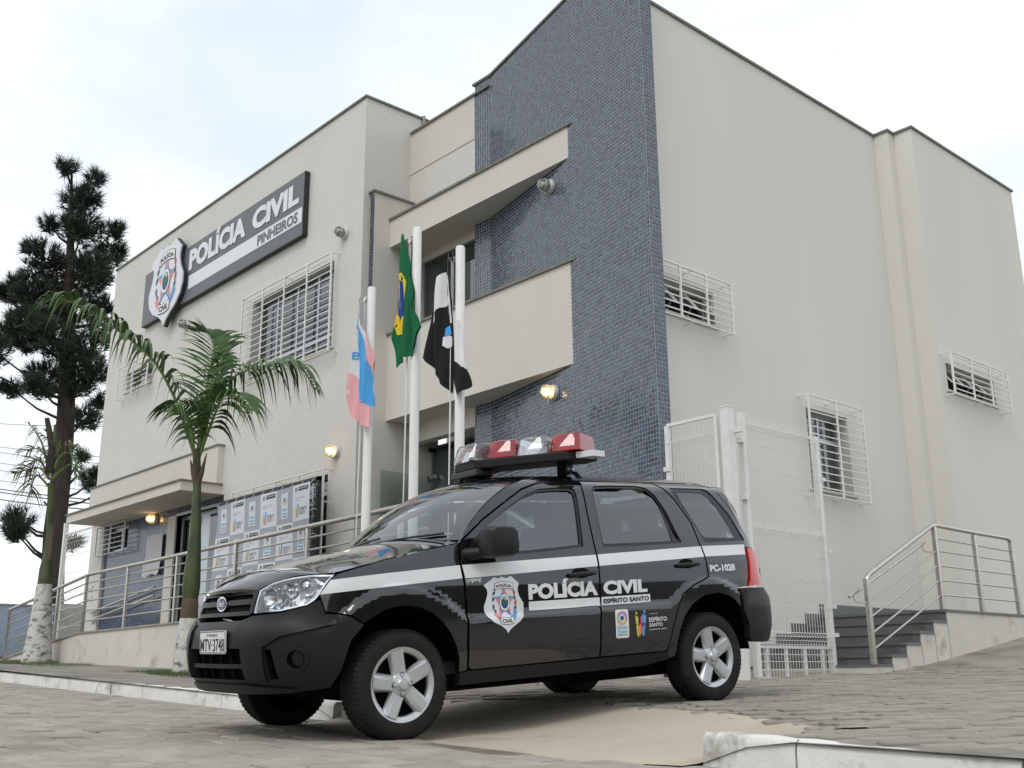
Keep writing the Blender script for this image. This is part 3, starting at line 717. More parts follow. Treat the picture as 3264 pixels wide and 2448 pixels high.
# stair railing
sr = thing('stair_railing', 'stainless railing climbing the granite side stair and its landing', 'railing', (-6.17, 12, .7))
xr0 = -6.17; LZ = .725
SP = [(10.58, .085, .93), (12.20, LZ, .985), (13.20, LZ, .965), (14.22, LZ, .965)]
for y, zb, h in SP: MB().box(xr0-.022, xr0+.022, y-.03, y+.03, zb, zb+h-.02).build('post', M['steel'], sr)
MB().tube([(xr0, 10.58, .90), (xr0, 10.585, .985), (xr0, 10.64, 1.045), (xr0, 12.14, 1.69), (xr0, 12.25, 1.71), (xr0, 13.2, 1.70), (xr0, 14.12, 1.70), (xr0, 14.2, 1.68), (xr0, 14.22, 1.6)], .026, 10).build('handrail', M['steel'], sr, smooth=True)
for k, dz in enumerate((.17, .34, .51, .68)):
    MB().tube([(xr0, 10.58, .085+dz*.98), (xr0, 12.2, LZ+dz), (xr0, 14.22, LZ+dz)], .011, 6).build('rail', M['steel'], sr, smooth=True)
MB().tube([(xr0, 12.2, LZ+.83), (xr0, 14.22, LZ+.81)], .011, 6).build('rail', M['steel'], sr, smooth=True)
MB().tube([(xr0-.09, 10.36, .80), (xr0-.09, 12.1, 1.50)], .017, 8).build('grab_rail', M['steel'], sr, smooth=True)
for y, z in ((10.44, .83), (12.04, 1.475)): MB().tube([(xr0-.09, y, z-.015), (xr0-.085, y+.03, z-.08), (xr0, y+.12, z-.09)], .006, 6).build('bracket', M['steel'], sr)
# ------------------------------------------------------------------ mesh gate and fences
def wire_mesh(name, org, du, w_, h, parent, folds=(), step=.05, hz=(), r=.0025, z0=0.0):
    """vertical wires with V-folds at the given heights, horizontal wires at hz"""
    org = Vector(org); du = Vector(du).normalized(); nn = Vector((du.y, -du.x, 0)); mb = MB()
    def off(z):
        o = 0
        for f in folds:
            d = abs(z-f)
            if d < .05: o = max(o, .035*(1-d/.05))
        return o
    zs = sorted(set([z0, h]+[z for f in folds for z in (f-.05, f, f+.05) if z0 < z < h]))
    n = int(w_/step)
    for i in range(n+1):
        u = w_*i/n
        mb.tube([org+du*u+nn*off(z)+Vector((0, 0, z)) for z in zs], r, 4, False)
    for z in hz: mb.tube([org+nn*off(z)+Vector((0, 0, z)), org+du*w_+nn*off(z)+Vector((0, 0, z))], r*1.1, 4, False)
    o = mb.build(name, M['white_metal'], parent); o['kind'] = 'stuff'; return o
def post(name, p, w_, h, parent, d=None):
    d = d or w_; return box(name, p[0]-w_/2, p[0]+w_/2, p[1]-d/2, p[1]+d/2, p[2], p[2]+h, M['white_metal'], parent)
GZ = -.07
fg = thing('gate_side_panel', 'white welded mesh panel fixed beside the blue-tiled corner', 'fence panel', (-7.0, 8.85, GZ))
post('post', (-7.37, 8.85, GZ), .05, 2.70, fg)
box('top_rail', -7.37, -6.72, 8.835, 8.865, GZ+2.69, GZ+2.725, M['white_metal'], fg)
post('stile', (-6.71, 8.85, GZ), .04, 2.69, fg)
wire_mesh('wire_mesh', (-7.35, 8.85, GZ), (1, 0, 0), .62, 2.68, fg, folds=(2.50, 1.62, .5), hz=(.1, .45, .55, .9, 1.25, 1.57, 1.67, 1.95, 2.2, 2.45, 2.5, 2.55))
for z in (2.2, 1.5, .9): box('hinge', -7.42, -7.34, 8.81, 8.83, GZ+z, GZ+z+.05, M['white_metal'], fg)
gp_ = thing('gate_post', 'thick white steel gate post behind the rear of the car', 'gate post', (-6.58, 8.87, GZ)); post('shaft', (-6.585, 8.87, GZ), .10, 2.76, gp_)
box('latch', -6.55, -6.44, 8.90, 8.94, 2.42, 2.47, M['white_metal'], gp_); box('cap', -6.64, -6.53, 8.815, 8.925, GZ+2.76, GZ+2.775, M['white_metal'], gp_)
gl = thing('mesh_gate', 'tall white welded mesh gate standing open beside the side stair', 'gate', (-6.6, 9.8, GZ))
gx = -6.6
post('stile', (gx, 9.13, -.05), .06, 2.73, gl); post('stile', (gx, 10.49, -.05), .06, 2.66, gl)
box('bottom_rail', gx-.02, gx+.02, 9.16, 10.46, -.045, -.01, M['white_metal'], gl); box('middle_rail', gx-.02, gx+.02, 9.16, 10.46, .27, .30, M['white_metal'], gl)
for y in np.linspace(9.3, 10.3, 4): box('picket', gx-.012, gx+.012, y-.02, y+.02, -.01, .27, M['white_metal'], gl)
for z in (.06, .14, .21): MB().tube([(gx+.02, 9.16, z), (gx+.02, 10.46, z)], .004, 5).build('wire', M['white_metal'], gl)
wire_mesh('wire_mesh', (gx+.03, 9.16, -.05), (0, 1, 0), 1.3, 2.72, gl, folds=(2.60, 1.52, .44), hz=(.36, .40, .44, .48, .75, 1.05, 1.30, 1.48, 1.52, 1.56, 1.85, 2.15, 2.4, 2.56, 2.60, 2.64), r=.0028)
for z in (2.35, 1.75, .95): box('hinge', gx-.03, gx+.05, 9.06, 9.10, z, z+.05, M['white_metal'], gl)
for z in (2.1, 1.3, .7, .4): box('clip', gx+.0, gx+.06, 10.53, 10.56, z, z+.04, M['white_metal'], gl)
# fence at the far left of the building
fl = thing('side_fence', 'white mesh fence panel at the far left corner of the building', 'fence panel', (-24.6, 8.9, .5))
post('post', (-25.62, 8.9, .3), .09, 3.28, fl); box('brace', -25.6, -23.6, 8.88, 8.92, 3.3, 3.33, M['white_metal'], fl)
wire_mesh('wire_mesh', (-25.58, 8.9, .4), (1, 0, 0), 2.0, 2.9, fl, folds=(2.75, 1.5), step=.1, hz=(.3, .8, 1.2, 1.45, 1.55, 2.0, 2.4, 2.7, 2.8), r=.004)
# boundary wall
M['blue_wall'] = mat('pale_blue_wall_paint', (.34, .41, .53), .85, var=.12, vscale=1.5, dirt=(.30, .32, .28), dirt_scale=1.3, dirt_lo=.55, dirt_hi=.75)
M['grey_wall'] = mat('bare_grey_render', (.36, .37, .36), .9, var=.15, vscale=2, dirt=(.2, .21, .18), dirt_scale=1)
bw_ = thing('boundary_wall', 'pale blue boundary wall at the left edge behind the ramp', 'wall', (-26.5, 9, .5))
box('painted_wall', -26.62, -26.45, 4.9, 9.1, 0, 1.72, M['blue_wall'], bw_); box('bare_wall', -26.66, -26.47, 9.1, 22, 0, 1.80, M['grey_wall'], bw_)
box('coping', -26.66, -26.43, 4.88, 9.1, 1.72, 1.75, M['grey_wall'], bw_)
# ------------------------------------------------------------------ wall lamps
M['lamp_glass'] = glassy('ribbed_lamp_glass', (.8, .8, .78), .12, .15)
M['lamp_on'] = emit('warm_bulb', (1, .62, .25), 14)
M['bulb_off'] = mat('milk_bulb', (.7, .7, .66), .3)
M['lamp_grey'] = mat('grey_cast_lamp', (.60, .61, .58), .4, .3)
def lamp(pos, nrm, lit, label):
    t = thing('wall_lamp', label, 'wall lamp', pos, 'bulkhead lamps on the building')
    n = Vector(nrm).normalized(); q = n.to_track_quat('Z', 'Y').to_matrix().to_4x4(); q.translation = Vector(pos)
    def put(mb, name, m):
        mb.v = [tuple(q @ Vector(v)) for v in mb.v]; return mb.build(name, m, t, smooth=True)
    put(MB().lathe([(.0, 0), (.105, 0), (.108, .03), (.09, .06), (0, .06)], 20), 'base', M['lamp_grey'])
    put(MB().lathe([(.078, .06), (.08, .10), (.072, .15), (.05, .185), (.001, .2)], 18), 'glass_cover', M['lamp_glass'])
    put(MB().lathe([(.001, .06), (.03, .07), (.045, .11), (.03, .15), (.001, .16)], 12), 'bulb', M['lamp_on'] if lit else M['bulb_off'])
    for a in (0, 90):
        c = [(math.cos(math.radians(a))*r, math.sin(math.radians(a))*r, h) for r, h in ((-.088, .06), (-.09, .12), (-.075, .17), (-.03, .205), (.03, .205), (.075, .17), (.09, .12), (.088, .06))]
        put(MB().tube(c, .006, 6), 'guard', M['lamp_grey'])
    put(MB().tube([(.088*math.cos(math.radians(a)), .088*math.sin(math.radians(a)), .12) for a in range(0, 361, 20)], .005, 5, False), 'guard', M['lamp_grey'])
nt_ = Vector((KY-CY, 0, 0)); tn = Vector((CY-KY, -(CX-KX), 0)).normalized()
def ontile(X): return (X, wallY(X), 0)
p_ = Vector((-9.54, wallY(-9.54), 6.40))+tn*.01; lamp(p_, tn, False, 'unlit bulkhead lamp on the blue tiles under the upper beam')
p_ = Vector((-9.55, wallY(-9.55), 3.525))+tn*.01; lamp(p_, tn, True, 'lit bulkhead lamp on the blue tiles under the balcony')
lamp((-13.80, YL, 6.97), (0, -1, 0), False, 'unlit bulkhead lamp beside the right end of the sign')
lamp((-19.5, YL, 6.87), (0, -1, 0), False, 'unlit bulkhead lamp under the shield of the sign')
lamp((-13.83, YL, 3.37), (0, -1, 0), True, 'lit bulkhead lamp above the right end of the banner')
lamp((-20.41, 8.80, 3.08), (0, -1, 0), True, 'lit bulkhead lamp under the canopy on the left')
# ------------------------------------------------------------------ police emblem, used on the sign and on the car door
def ec(name, c, rough=.45): M[name] = mat('print_'+name, c, rough)
ec('e_white', (.80, .81, .80)); ec('e_black', (.012, .012, .014)); ec('e_blue', (.10, .32, .66)); ec('e_pink', (.78, .22, .24)); ec('e_green', (.01, .12, .07)); ec('e_red', (.55, .03, .03)); ec('e_navy', (.02, .06, .25)); ec('e_grey', (.45, .46, .47)); ec('e_sky', (.10, .45, .72)); ec('e_yellow', (.75, .62, .05)); ec('e_orange', (.85, .32, .03)); ec('e_lime', (.50, .55, .06)); ec('e_magenta', (.65, .06, .25))
SHIELD = [(-.30, .985), (-.22, .955), (-.10, .945), (-.02, 1.0), (.10, .955), (.24, .962), (.36, 1.01), (.66, .80), (.60, .68), (.60, .57), (.66, .44), (.80, .27), (.80, .10), (.72, -.08), (.55, -.22), (.30, -.34), (.14, -.43), (.06, -.52), (-.02, -.42), (-.2, -.31), (-.5, -.20), (-.68, -.06), (-.76, .10), (-.76, .22), (-.66, .40), (-.60, .55), (-.62, .66), (-.74, .77)]
def emblem(fm, parent, step=.0012, sp=None, first=None):
    """flat printed pieces on a shield, in shield units (about 1.55 wide and 1.53 high)"""
    def S(name, poly, m, k): return surf(name, poly, fm, M[m], parent, sp=sp, off=step*k)
    def ell(cx, cy, rx, ry, n=28, a0=0, a1=360): return [(cx+rx*math.cos(math.radians(lerp(a0, a1, i/n))), cy+ry*math.sin(math.radians(lerp(a0, a1, i/n)))) for i in range(n+(0 if a1-a0 == 360 else 1))]
    def arcband(cx, cy, r0, r1, a0, a1, n=10): return [(cx+r0*math.cos(math.radians(lerp(a0, a1, i/n))), cy+r0*math.sin(math.radians(lerp(a0, a1, i/n)))) for i in range(n+1)]+[(cx+r1*math.cos(math.radians(lerp(a1, a0, i/n))), cy+r1*math.sin(math.radians(lerp(a1, a0, i/n)))) for i in range(n+1)]
    cx, cy = .04, .30
    # leaves
    for a, r, m in ((150, .46, 'e_green'), (168, .44, 'e_green'), (192, .44, 'e_green'), (210, .42, 'e_green'), (228, .44, 'e_green'), (134, .46, 'e_green'), (30, .46, 'e_red'), (46, .48, 'e_green'), (14, .42, 'e_green'), (-2, .44, 'e_red'), (-18, .44, 'e_green'), (-34, .44, 'e_red'), (-50, .45, 'e_green'), (58, .50, 'e_red')):
        x, y = cx+r*math.cos(math.radians(a)), cy+r*1.12*math.sin(math.radians(a)); t = math.radians(a+70)
        q = [(x+.10*math.cos(t), y+.10*math.sin(t)), (x+.05*math.cos(t+1.5), y+.05*math.sin(t+1.5)), (x-.08*math.cos(t), y-.08*math.sin(t)), (x+.05*math.cos(t-1.5), y+.05*math.sin(t-1.5))]
        S('leaf', q, m, 2)
    for i in range(5):
        a = math.radians(90+72*i); b = math.radians(90+72*i+36); c = math.radians(90+72*i-36); R_o, R_i = .44, .19
        tip = (cx+R_o*.95*math.cos(a), cy+R_o*1.12*math.sin(a)); l = (cx+R_i*math.cos(b), cy+R_i*1.12*math.sin(b)); r = (cx+R_i*math.cos(c), cy+R_i*1.12*math.sin(c))
        S('star_half', [(cx, cy), l, tip], 'e_blue' if i % 2 == 0 else 'e_pink', 3); S('star_half', [(cx, cy), tip, r], 'e_pink' if i % 2 == 0 else 'e_blue', 3)
    S('seal', ell(cx, cy, .205, .235), 'e_black', 4); S('seal', ell(cx, cy, .193, .223), 'e_white', 5)
    S('seal_sea', ell(cx, cy, .14, .165), 'e_navy', 6); S('seal_hill', ell(cx, cy, .14, .165, 16, 5, 175)+[(cx-.07, cy-.06), (cx+.07, cy-.06)], 'e_green', 7); S('seal_sky', ell(cx, cy, .132, .155, 14, 25, 155)+[(cx-.04, cy+.10), (cx+.04, cy+.06)], 'e_grey', 8)
    S('ribbon', arcband(cx, cy, .42, .54, 214, 262), 'e_pink', 3); S('ribbon', arcband(cx, cy, .42, .54, 290, 334), 'e_blue', 3)
    # name plates
    for (y, r, t, w_) in ((.77, .27, 'POLÍCIA', .72), (-.20, .24, 'CIVIL', .52)):
        sg_ = 1 if y > 0 else -1
        def bow(u): return -sg_*.10*(u-cx)**2/.13*.55
        def pl(hw, hh): return [(lerp(-hw, hw, i/8)+cx, y-hh+bow(lerp(-hw, hw, i/8)+cx)) for i in range(9)]+[(lerp(hw, -hw, i/8)+cx, y+hh+bow(lerp(hw, -hw, i/8)+cx)) for i in range(9)]
        S('plate_border', pl(w_/2, .095), 'e_black', 3); S('plate_field', pl(w_/2-.014, .082), 'e_white', 4)
        V_, F_2 = text2d(t, .025)
        P = []
        for a, b in V_:
            u = cx+(a-.5)*(w_-.11); v = y+(b*(1 if t == 'CIVIL' else .80/1.0)-.5)*.105+bow(u)
            if t == 'POLÍCIA': v = y+(b/1.28-.39)*.135+bow(u)
            P.append(fm(u, v, step*6))
        nn = Vector(fm(0, y, .05))-Vector(fm(0, y, 0)); FF = []
        for q in F_2:
            g_ = (Vector(P[q[1]])-Vector(P[q[0]])).cross(Vector(P[q[2]])-Vector(P[q[0]])); FF.append(q if g_.dot(nn) >= 0 else q[::-1])
        mesh_obj('lettering', P, FF, M['e_black'], parent)
# ------------------------------------------------------------------ the sign
M['sign_grey'] = mat('slate_sign_panel', (.115, .125, .145), .45, var=.05, vscale=2)
M['sign_white'] = mat('sign_white', (.74, .75, .77), .45)
M['sign_pale'] = mat('shield_pale', (.70, .72, .76), .4)
SG = thing('police_sign', 'slate grey POLÍCIA CIVIL PINHEIROS sign with a shield at its left end', 'sign', (-18.3, YL-.05, 7.9))
YS = YL-.10
bd = MB().box(-21.57, -15.0, YS, YL-.005, 7.325, 8.505).build('board', M['sign_grey'], SG)
MB().box(-15.0, -14.985, YS-.005, YL-.005, 7.32, 8.51).build('board_edge', M['black_metal'], SG); MB().box(-21.57, -15.0, YS-.004, YL-.005, 7.31, 7.325).build('board_edge', M['black_metal'], SG)
sm = planeY(YS)
text_on('lettering', 'POLÍCIA', [(-19.39, 7.955), (-17.06, 7.955), (-17.06, 8.50), (-19.39, 8.50)], sm, M['sign_white'], SG, off=.012, bold=.05, depth=.01)
text_on('lettering', 'CIVIL', [(-16.80, 7.955), (-15.15, 7.955), (-15.15, 8.37), (-16.80, 8.37)], sm, M['sign_white'], SG, off=.012, bold=.05, depth=.01)
surf('stripe', rect(-19.37, -15.03, 7.56, 7.845), sm, M['sign_white'], SG, off=.006, rim=.004)
text_on('lettering', 'PINHEIROS', tquad(-16.57, -15.16, 7.60, 7.80), sm, M['sign_grey'], SG, off=.012, bold=.03)
hsx, hsz = 1.0, 1.2
def shm(u, v, o=0): return (-20.29+u*1.02, YS-.10-o, 7.615+v*1.19)
sh = surf('shield', SHIELD, shm, M['sign_pale'], SG, rim=.12)
surf('shield_edge', [(u*1.03, (v-.25)*1.02+.25) for u, v in SHIELD], lambda u, v, o=0: shm(u, v, o-.03), M['black_metal'], SG, rim=.08)
emblem(shm, sh, step=.003)
# ------------------------------------------------------------------ banner
M['vinyl_white'] = mat('banner_white', (.66, .67, .71), .5, var=.03, vscale=3); M['vinyl_grey'] = mat('banner_grey', (.35, .37, .43), .5, var=.03, vscale=3)
M['txt_grey'] = mat('banner_text', (.22, .23, .26), .6); M['txt_blue'] = mat('banner_cyan', (.16, .48, .72), .6)
BN = thing('banner', 'chequered grey and white sponsor banner lashed to a black frame', 'banner', (-15.3, 8.3, .9))
Yb_ = 8.30; bx0, bx1, bz0, bz1 = -16.83, -13.77, .86, 2.85
bm_ = lambda u, v, o=0: (u, Yb_-o+.012*math.sin(u*3.1+v*1.3)+.02*math.sin(v*2.2+u), v)
fr_ = MB()
for x in (bx0-.02, bx1+.06): fr_.box(x-.03, x+.03, Yb_+.05, Yb_+.11, .82, 2.93)
for z in (2.90, .84): fr_.box(bx0-.05, bx1+.09, Yb_+.05, Yb_+.11, z-.03, z+.03)
fr_.build('frame', M['black_metal'], BN)
surf('cloth', rect(bx0, bx1, bz0, bz1), bm_, M['vinyl_grey'], BN, sp=.12)
cw, ch = (bx1-bx0)/6, .545
for r in range(4):
    for c in range(6):
        u0 = bx0+c*cw; z1 = bz1-r*ch; z0 = max(bz0, z1-ch)
        if z1-z0 < .2: continue
        U = lambda a: u0+a*cw
        Vv = lambda b: z1-(1-b)*ch
        if (r+c) % 2 == 1:
            q = surf('white_square', rect(u0+.001, u0+cw-.001, z0, z1), bm_, M['vinyl_white'], BN, sp=.13, off=.002)
            surf('logo_bar', rect(U(.34), U(.90), Vv(.82), Vv(.93)), bm_, M['e_black'], q, off=.004); text_on('lettering', 'POLÍCIA CIVIL', tquad(U(.37), U(.87), Vv(.865), Vv(.91)), bm_, M['e_white'], q, off=.006, bold=.02)
            surf('logo_mark', rect(U(.16), U(.20), Vv(.80), Vv(.92)), bm_, M['e_black'], q, off=.004); surf('logo_mark', [(U(.21), Vv(.92)), (U(.24), Vv(.92)), (U(.29), Vv(.80)), (U(.26), Vv(.80))], bm_, M['e_black'], q, off=.004)
            text_on('lettering', 'SECRETARIA DA SEGURANÇA PÚBLICA\nE DEFESA SOCIAL', tquad(U(.16), U(.72), Vv(.55), Vv(.66)), bm_, M['e_grey'], q, off=.004, bold=.0)
            if z1-z0 > .5:
                for k, (a, m_) in enumerate(((.17, 'e_lime'), (.235, 'e_orange'), (.30, 'e_blue'))):
                    hh = (.30, .2, .36)[k]; surf('logo_figure', [(U(a), Vv(.10)), (U(a+.05), Vv(.10)), (U(a+.075), Vv(.10+hh)), (U(a+.0), Vv(.10+hh))], bm_, M[m_], q, off=.004)
                text_on('lettering', 'ESPÍRITO', tquad(U(.42), U(.86), Vv(.26), Vv(.38)), bm_, M['txt_grey'], q, off=.004, bold=.012); text_on('lettering', 'SANTO', tquad(U(.42), U(.76), Vv(.15), Vv(.25)), bm_, M['txt_grey'], q, off=.004, bold=.012)
        else:
            if z1-z0 < .5: continue
            cx_, cz_ = U(.49), Vv(.66); hw, hh = cw*.21, ch*.36
            rr = lambda k: [(U(.49)+sx*(hw-.02)+.02*math.cos(a), Vv(.5)+sy*(hh-.02)+.02*math.sin(a)) for sx, sy, a in [(sx, sy, t) for (sx, sy, t0) in ((1, 1, 0), (-1, 1, 1.57), (-1, -1, 3.14), (1, -1, 4.71)) for t in (t0, t0+.8, t0+1.57)]]
            q = surf('logo_card', rr(0), bm_, M['vinyl_white'], BN, off=.003, sp=.13)
            ring = lambda r0, r1, a0, a1: [(cx_+r0*math.cos(math.radians(lerp(a0, a1, i/12))), cz_+r0*math.sin(math.radians(lerp(a0, a1, i/12)))) for i in range(13)]+[(cx_+r1*math.cos(math.radians(lerp(a1, a0, i/12))), cz_+r1*math.sin(math.radians(lerp(a1, a0, i/12)))) for i in range(13)]
            surf('logo_ring', ring(.068, .058, 190, 400), bm_, M['e_orange'], q, off=.005); surf('logo_ring', ring(.05, .042, 10, 250), bm_, M['e_sky'], q, off=.005)
            surf('logo_pupil', [(cx_+.026*math.cos(a), cz_+.026*math.sin(a)) for a in np.linspace(0, 6.1, 14)], bm_, M['e_navy'], q, off=.006)
            text_on('lettering', 'Estado', tquad(U(.34), U(.64), Vv(.36), Vv(.45)), bm_, M['txt_blue'], q, off=.005, bold=.02); text_on('lettering', 'Presente', tquad(U(.34), U(.64), Vv(.255), Vv(.335)), bm_, M['txt_blue'], q, off=.005, bold=.02)
            surf('logo_rule', rect(U(.34), U(.64), Vv(.19), Vv(.21)), bm_, M['e_black'], q, off=.005)
for i in range(11):
    x = lerp(bx0+.03, bx1-.03, i/10); MB().tube([(x, Yb_-.005, bz1-.02), (x+.008, Yb_+.04, bz1+.06), (x-.01, Yb_+.12, bz1+.05)], .004, 5).build('tie', M['sign_white'], BN)
for i in range(6):
    z = lerp(bz0+.1, bz1-.05, i/5)
    for x, s_ in ((bx0, -1), (bx1, 1)): MB().tube([(x, Yb_-.005, z), (x+.06*s_, Yb_+.02, z+.012), (x+.09*s_, Yb_+.08, z-.01)], .004, 5).build('tie', M['sign_white'], BN)
# cloth over the plaque
M['cloth'] = mat('white_translucent_cloth', (.62, .60, .63), .75, var=.05, vscale=8)
pk = [(-20.63, 2.74), (-20.40, 2.765), (-19.88, 2.75), (-19.89, 2.3), (-19.92, 1.99), (-20.05, 1.965), (-20.25, 2.0), (-20.50, 1.985), (-20.55, 1.93), (-20.66, 1.99), (-20.60, 2.35)]
surf('plaque_cover', pk, lambda u, v, o=0: (u, 8.74-o-.012*math.sin(u*38+v*3)-.02*math.sin(u*17+1)*(2.8-v)-.02*(2.75-v), v), M['cloth'], None, sp=.035, rim=.004)
tag(bpy.data.objects['plaque_cover'], 'crumpled white cloth hung over a plaque on the tiled entrance wall', 'cloth')
# ------------------------------------------------------------------ flagpoles and flags
def flagpole(x, y, zt, label):
    zg = ground(x, y); t = thing('flagpole', label, 'flagpole', (x, y, zg), 'flagpoles in front of the building')
    MB().lathe([(.0, zg-.05), (.046, zg-.05), (.045, zt-.02), (.038, zt), (.0, zt)], 18, (x, y, 0)).build('pole', M['white_metal'], t, smooth=True)
    MB().lathe([(.0, -.012), (.03, -.012), (.03, .012), (0, .012)], 10, (x-.115, y, zt-.10), 'y').build('pulley', M['steel'], t)
    MB().tube([(x-.05, y, zt-.09), (x-.12, y, zt-.10)], .009, 6).build('pulley_arm', M['steel'], t)
    MB().tube([(x-.105, y-.02, zt-.12), (x-.085, y-.06, .9+zg)], .005, 5).build('halyard', M['e_white'], t); MB().tube([(x-.135, y+.02, zt-.12), (x-.10, y-.05, .9+zg)], .005, 5).build('halyard', M['e_white'], t)
    return t
P1, P2, P3 = (-8.92, 6.005, 3.99), (-8.10, 5.98, 4.39), (-7.385, 5.96, 3.955)
flagpole(*P1, 'leftmost of the three white flagpoles, flying the blue, white and pink flag'); flagpole(*P2, 'middle and tallest of the three white flagpoles'); flagpole(*P3, 'rightmost of the three white flagpoles, flying the black and white flag')
def cl(name, c): M[name] = mat('cloth_'+name, c, .8, spec=.2, var=.06, vscale=12)
cl('f_green', (.01, .13, .055)); cl('f_yellow', (.78, .55, .03)); cl('f_navy', (.02, .06, .30)); cl('f_white', (.70, .70, .72)); cl('f_black', (.012, .012, .014)); cl('f_blue', (.08, .36, .72)); cl('f_pink', (.78, .40, .42))
def fold(base, amp, f1, f2, ph):
    return lambda u, v, o=0: (u, base-o-amp*(math.sin(u*f1+v*2.1+ph)+.5*math.sin(u*f2-v*3.3+ph*2))*min(1, 1.0), v)
def flag(label, regions, fm):
    t = None
    for nm, poly, m_, k in regions:
        if t is None: t = thing('flag', label, 'flag', (poly[0][0], 5.95, poly[0][1]))
        surf(nm, poly, fm, M[m_], t, sp=.035, off=.004*k, rim=.003)
    return t
f1 = fold(5.92, .035, 26, 47, .3)
flag('limp blue, white and pink flag on the leftmost pole', [
 ('white_cloth', [(-9.03, 3.87), (-8.985, 3.875), (-8.93, 3.55), (-8.85, 3.35), (-8.86, 2.95), (-8.95, 2.72), (-9.09, 2.60), (-9.145, 2.84), (-9.107, 3.16), (-9.085, 3.42)], 'f_white', 0),
 ('pink_fly', [(-9.115, 3.08), (-8.97, 2.95), (-8.93, 2.75), (-8.80, 2.72), (-8.768, 2.436), (-8.93, 2.50), (-9.077, 2.60), (-9.145, 2.84)], 'f_pink', 1),
 ('blue_stripe', [(-9.035, 3.87), (-8.975, 3.875), (-8.955, 3.55), (-8.90, 3.40), (-9.08, 3.56)], 'f_blue', 1),
 ('blue_fold', [(-8.985, 3.48), (-8.93, 3.48), (-8.86, 3.28), (-8.80, 3.0), (-8.70, 2.72), (-8.71, 2.64), (-8.78, 2.66), (-8.98, 2.78), (-9.0, 2.9), (-8.94, 3.2)], 'f_blue', 2),
 ('pink_fold', [(-8.90, 3.50), (-8.86, 3.4), (-8.70, 3.02), (-8.70, 2.97), (-8.76, 2.96), (-8.86, 3.20)], 'f_pink', 1)], f1)
text_on('lettering', 'BA', tquad(-9.095, -8.965, 3.22, 3.30), f1, M['f_blue'], bpy.data.objects['flag'], off=.01, bold=.01)
f2 = fold(5.90, .03, 30, 52, 1.1)
fb = flag('limp green, yellow and blue flag on the middle pole', [
 ('green_cloth', [(-8.225, 4.335), (-8.20, 4.33), (-8.165, 4.10), (-8.10, 3.85), (-8.04, 3.62), (-7.98, 3.45), (-7.896, 3.272), (-7.92, 3.22), (-8.0, 3.10), (-8.06, 3.09), (-8.08, 3.03), (-8.26, 2.99), (-8.298, 2.944), (-8.36, 3.26), (-8.346, 3.40), (-8.32, 3.75), (-8.302, 3.93), (-8.26, 4.15)], 'f_green', 0),
 ('yellow_rhombus', [(-8.30, 3.90), (-8.20, 3.91), (-8.17, 3.82), (-8.18, 3.5), (-8.17, 3.33), (-8.19, 3.27), (-8.33, 3.30), (-8.345, 3.40), (-8.325, 3.62)], 'f_yellow', 1),
 ('blue_disc', [(-8.315, 3.78), (-8.30, 3.86), (-8.25, 3.86), (-8.19, 3.81), (-8.175, 3.62), (-8.175, 3.46), (-8.24, 3.42), (-8.33, 3.44)], 'f_navy', 2),
 ('white_band', [(-8.31, 3.74), (-8.29, 3.74), (-8.265, 3.60), (-8.26, 3.45), (-8.30, 3.44), (-8.305, 3.6)], 'f_white', 3),
 ('green_fold', [(-8.155, 4.0), (-8.12, 3.92), (-8.04, 3.62), (-7.90, 3.27), (-8.0, 3.10), (-8.06, 3.08), (-8.10, 3.4)], 'f_green', 4)], f2)
V_, F_2 = text2d('PROGRESSO', .01); Pv = [f2(-8.298+.027*(1-b), 3.72-.25*a, .018) for a, b in V_]
Pv = [f2(-8.30+.028*b, 3.72-.26*a, .018) for a, b in V_]
mesh_obj('lettering', Pv, F_2, M['f_green'], fb)
f3 = fold(5.90, .03, 24, 45, 2.0)
flag('limp black and white flag on the rightmost pole', [
 ('black_cloth', [(-7.515, 3.92), (-7.49, 3.925), (-7.46, 3.75), (-7.435, 3.4), (-7.44, 3.0), (-7.43, 2.60), (-7.458, 2.519), (-7.66, 2.74), (-7.852, 2.946), (-7.80, 3.20), (-7.74, 3.42), (-7.66, 3.62), (-7.56, 3.78)], 'f_black', 0),
 ('white_stripe', [(-7.645, 3.70), (-7.56, 3.74), (-7.54, 3.66), (-7.505, 3.3), (-7.50, 3.40), (-7.60, 3.38), (-7.74, 3.27), (-7.71, 3.44)], 'f_white', 1),
 ('white_hoist', [(-7.51, 3.91), (-7.495, 3.91), (-7.455, 3.6), (-7.45, 3.2), (-7.47, 3.2), (-7.485, 3.6)], 'f_white', 2),
 ('emblem', [(-7.56, 3.08), (-7.50, 3.10), (-7.46, 3.07), (-7.46, 2.98), (-7.50, 2.96), (-7.56, 3.0)], 'f_white', 2),
 ('emblem', [(-7.53, 3.16), (-7.47, 3.18), (-7.46, 3.09), (-7.53, 3.08)], 'f_blue', 3),
 ('white_fly', [(-7.33, 3.20), (-7.31, 3.18), (-7.25, 2.85), (-7.23, 2.70), (-7.33, 2.78)], 'f_white', 1),
 ('black_fly', [(-7.36, 2.80), (-7.32, 2.78), (-7.23, 2.71), (-7.176, 2.54), (-7.25, 2.50), (-7.34, 2.44), (-7.38, 2.6)], 'f_black', 1)], f3)
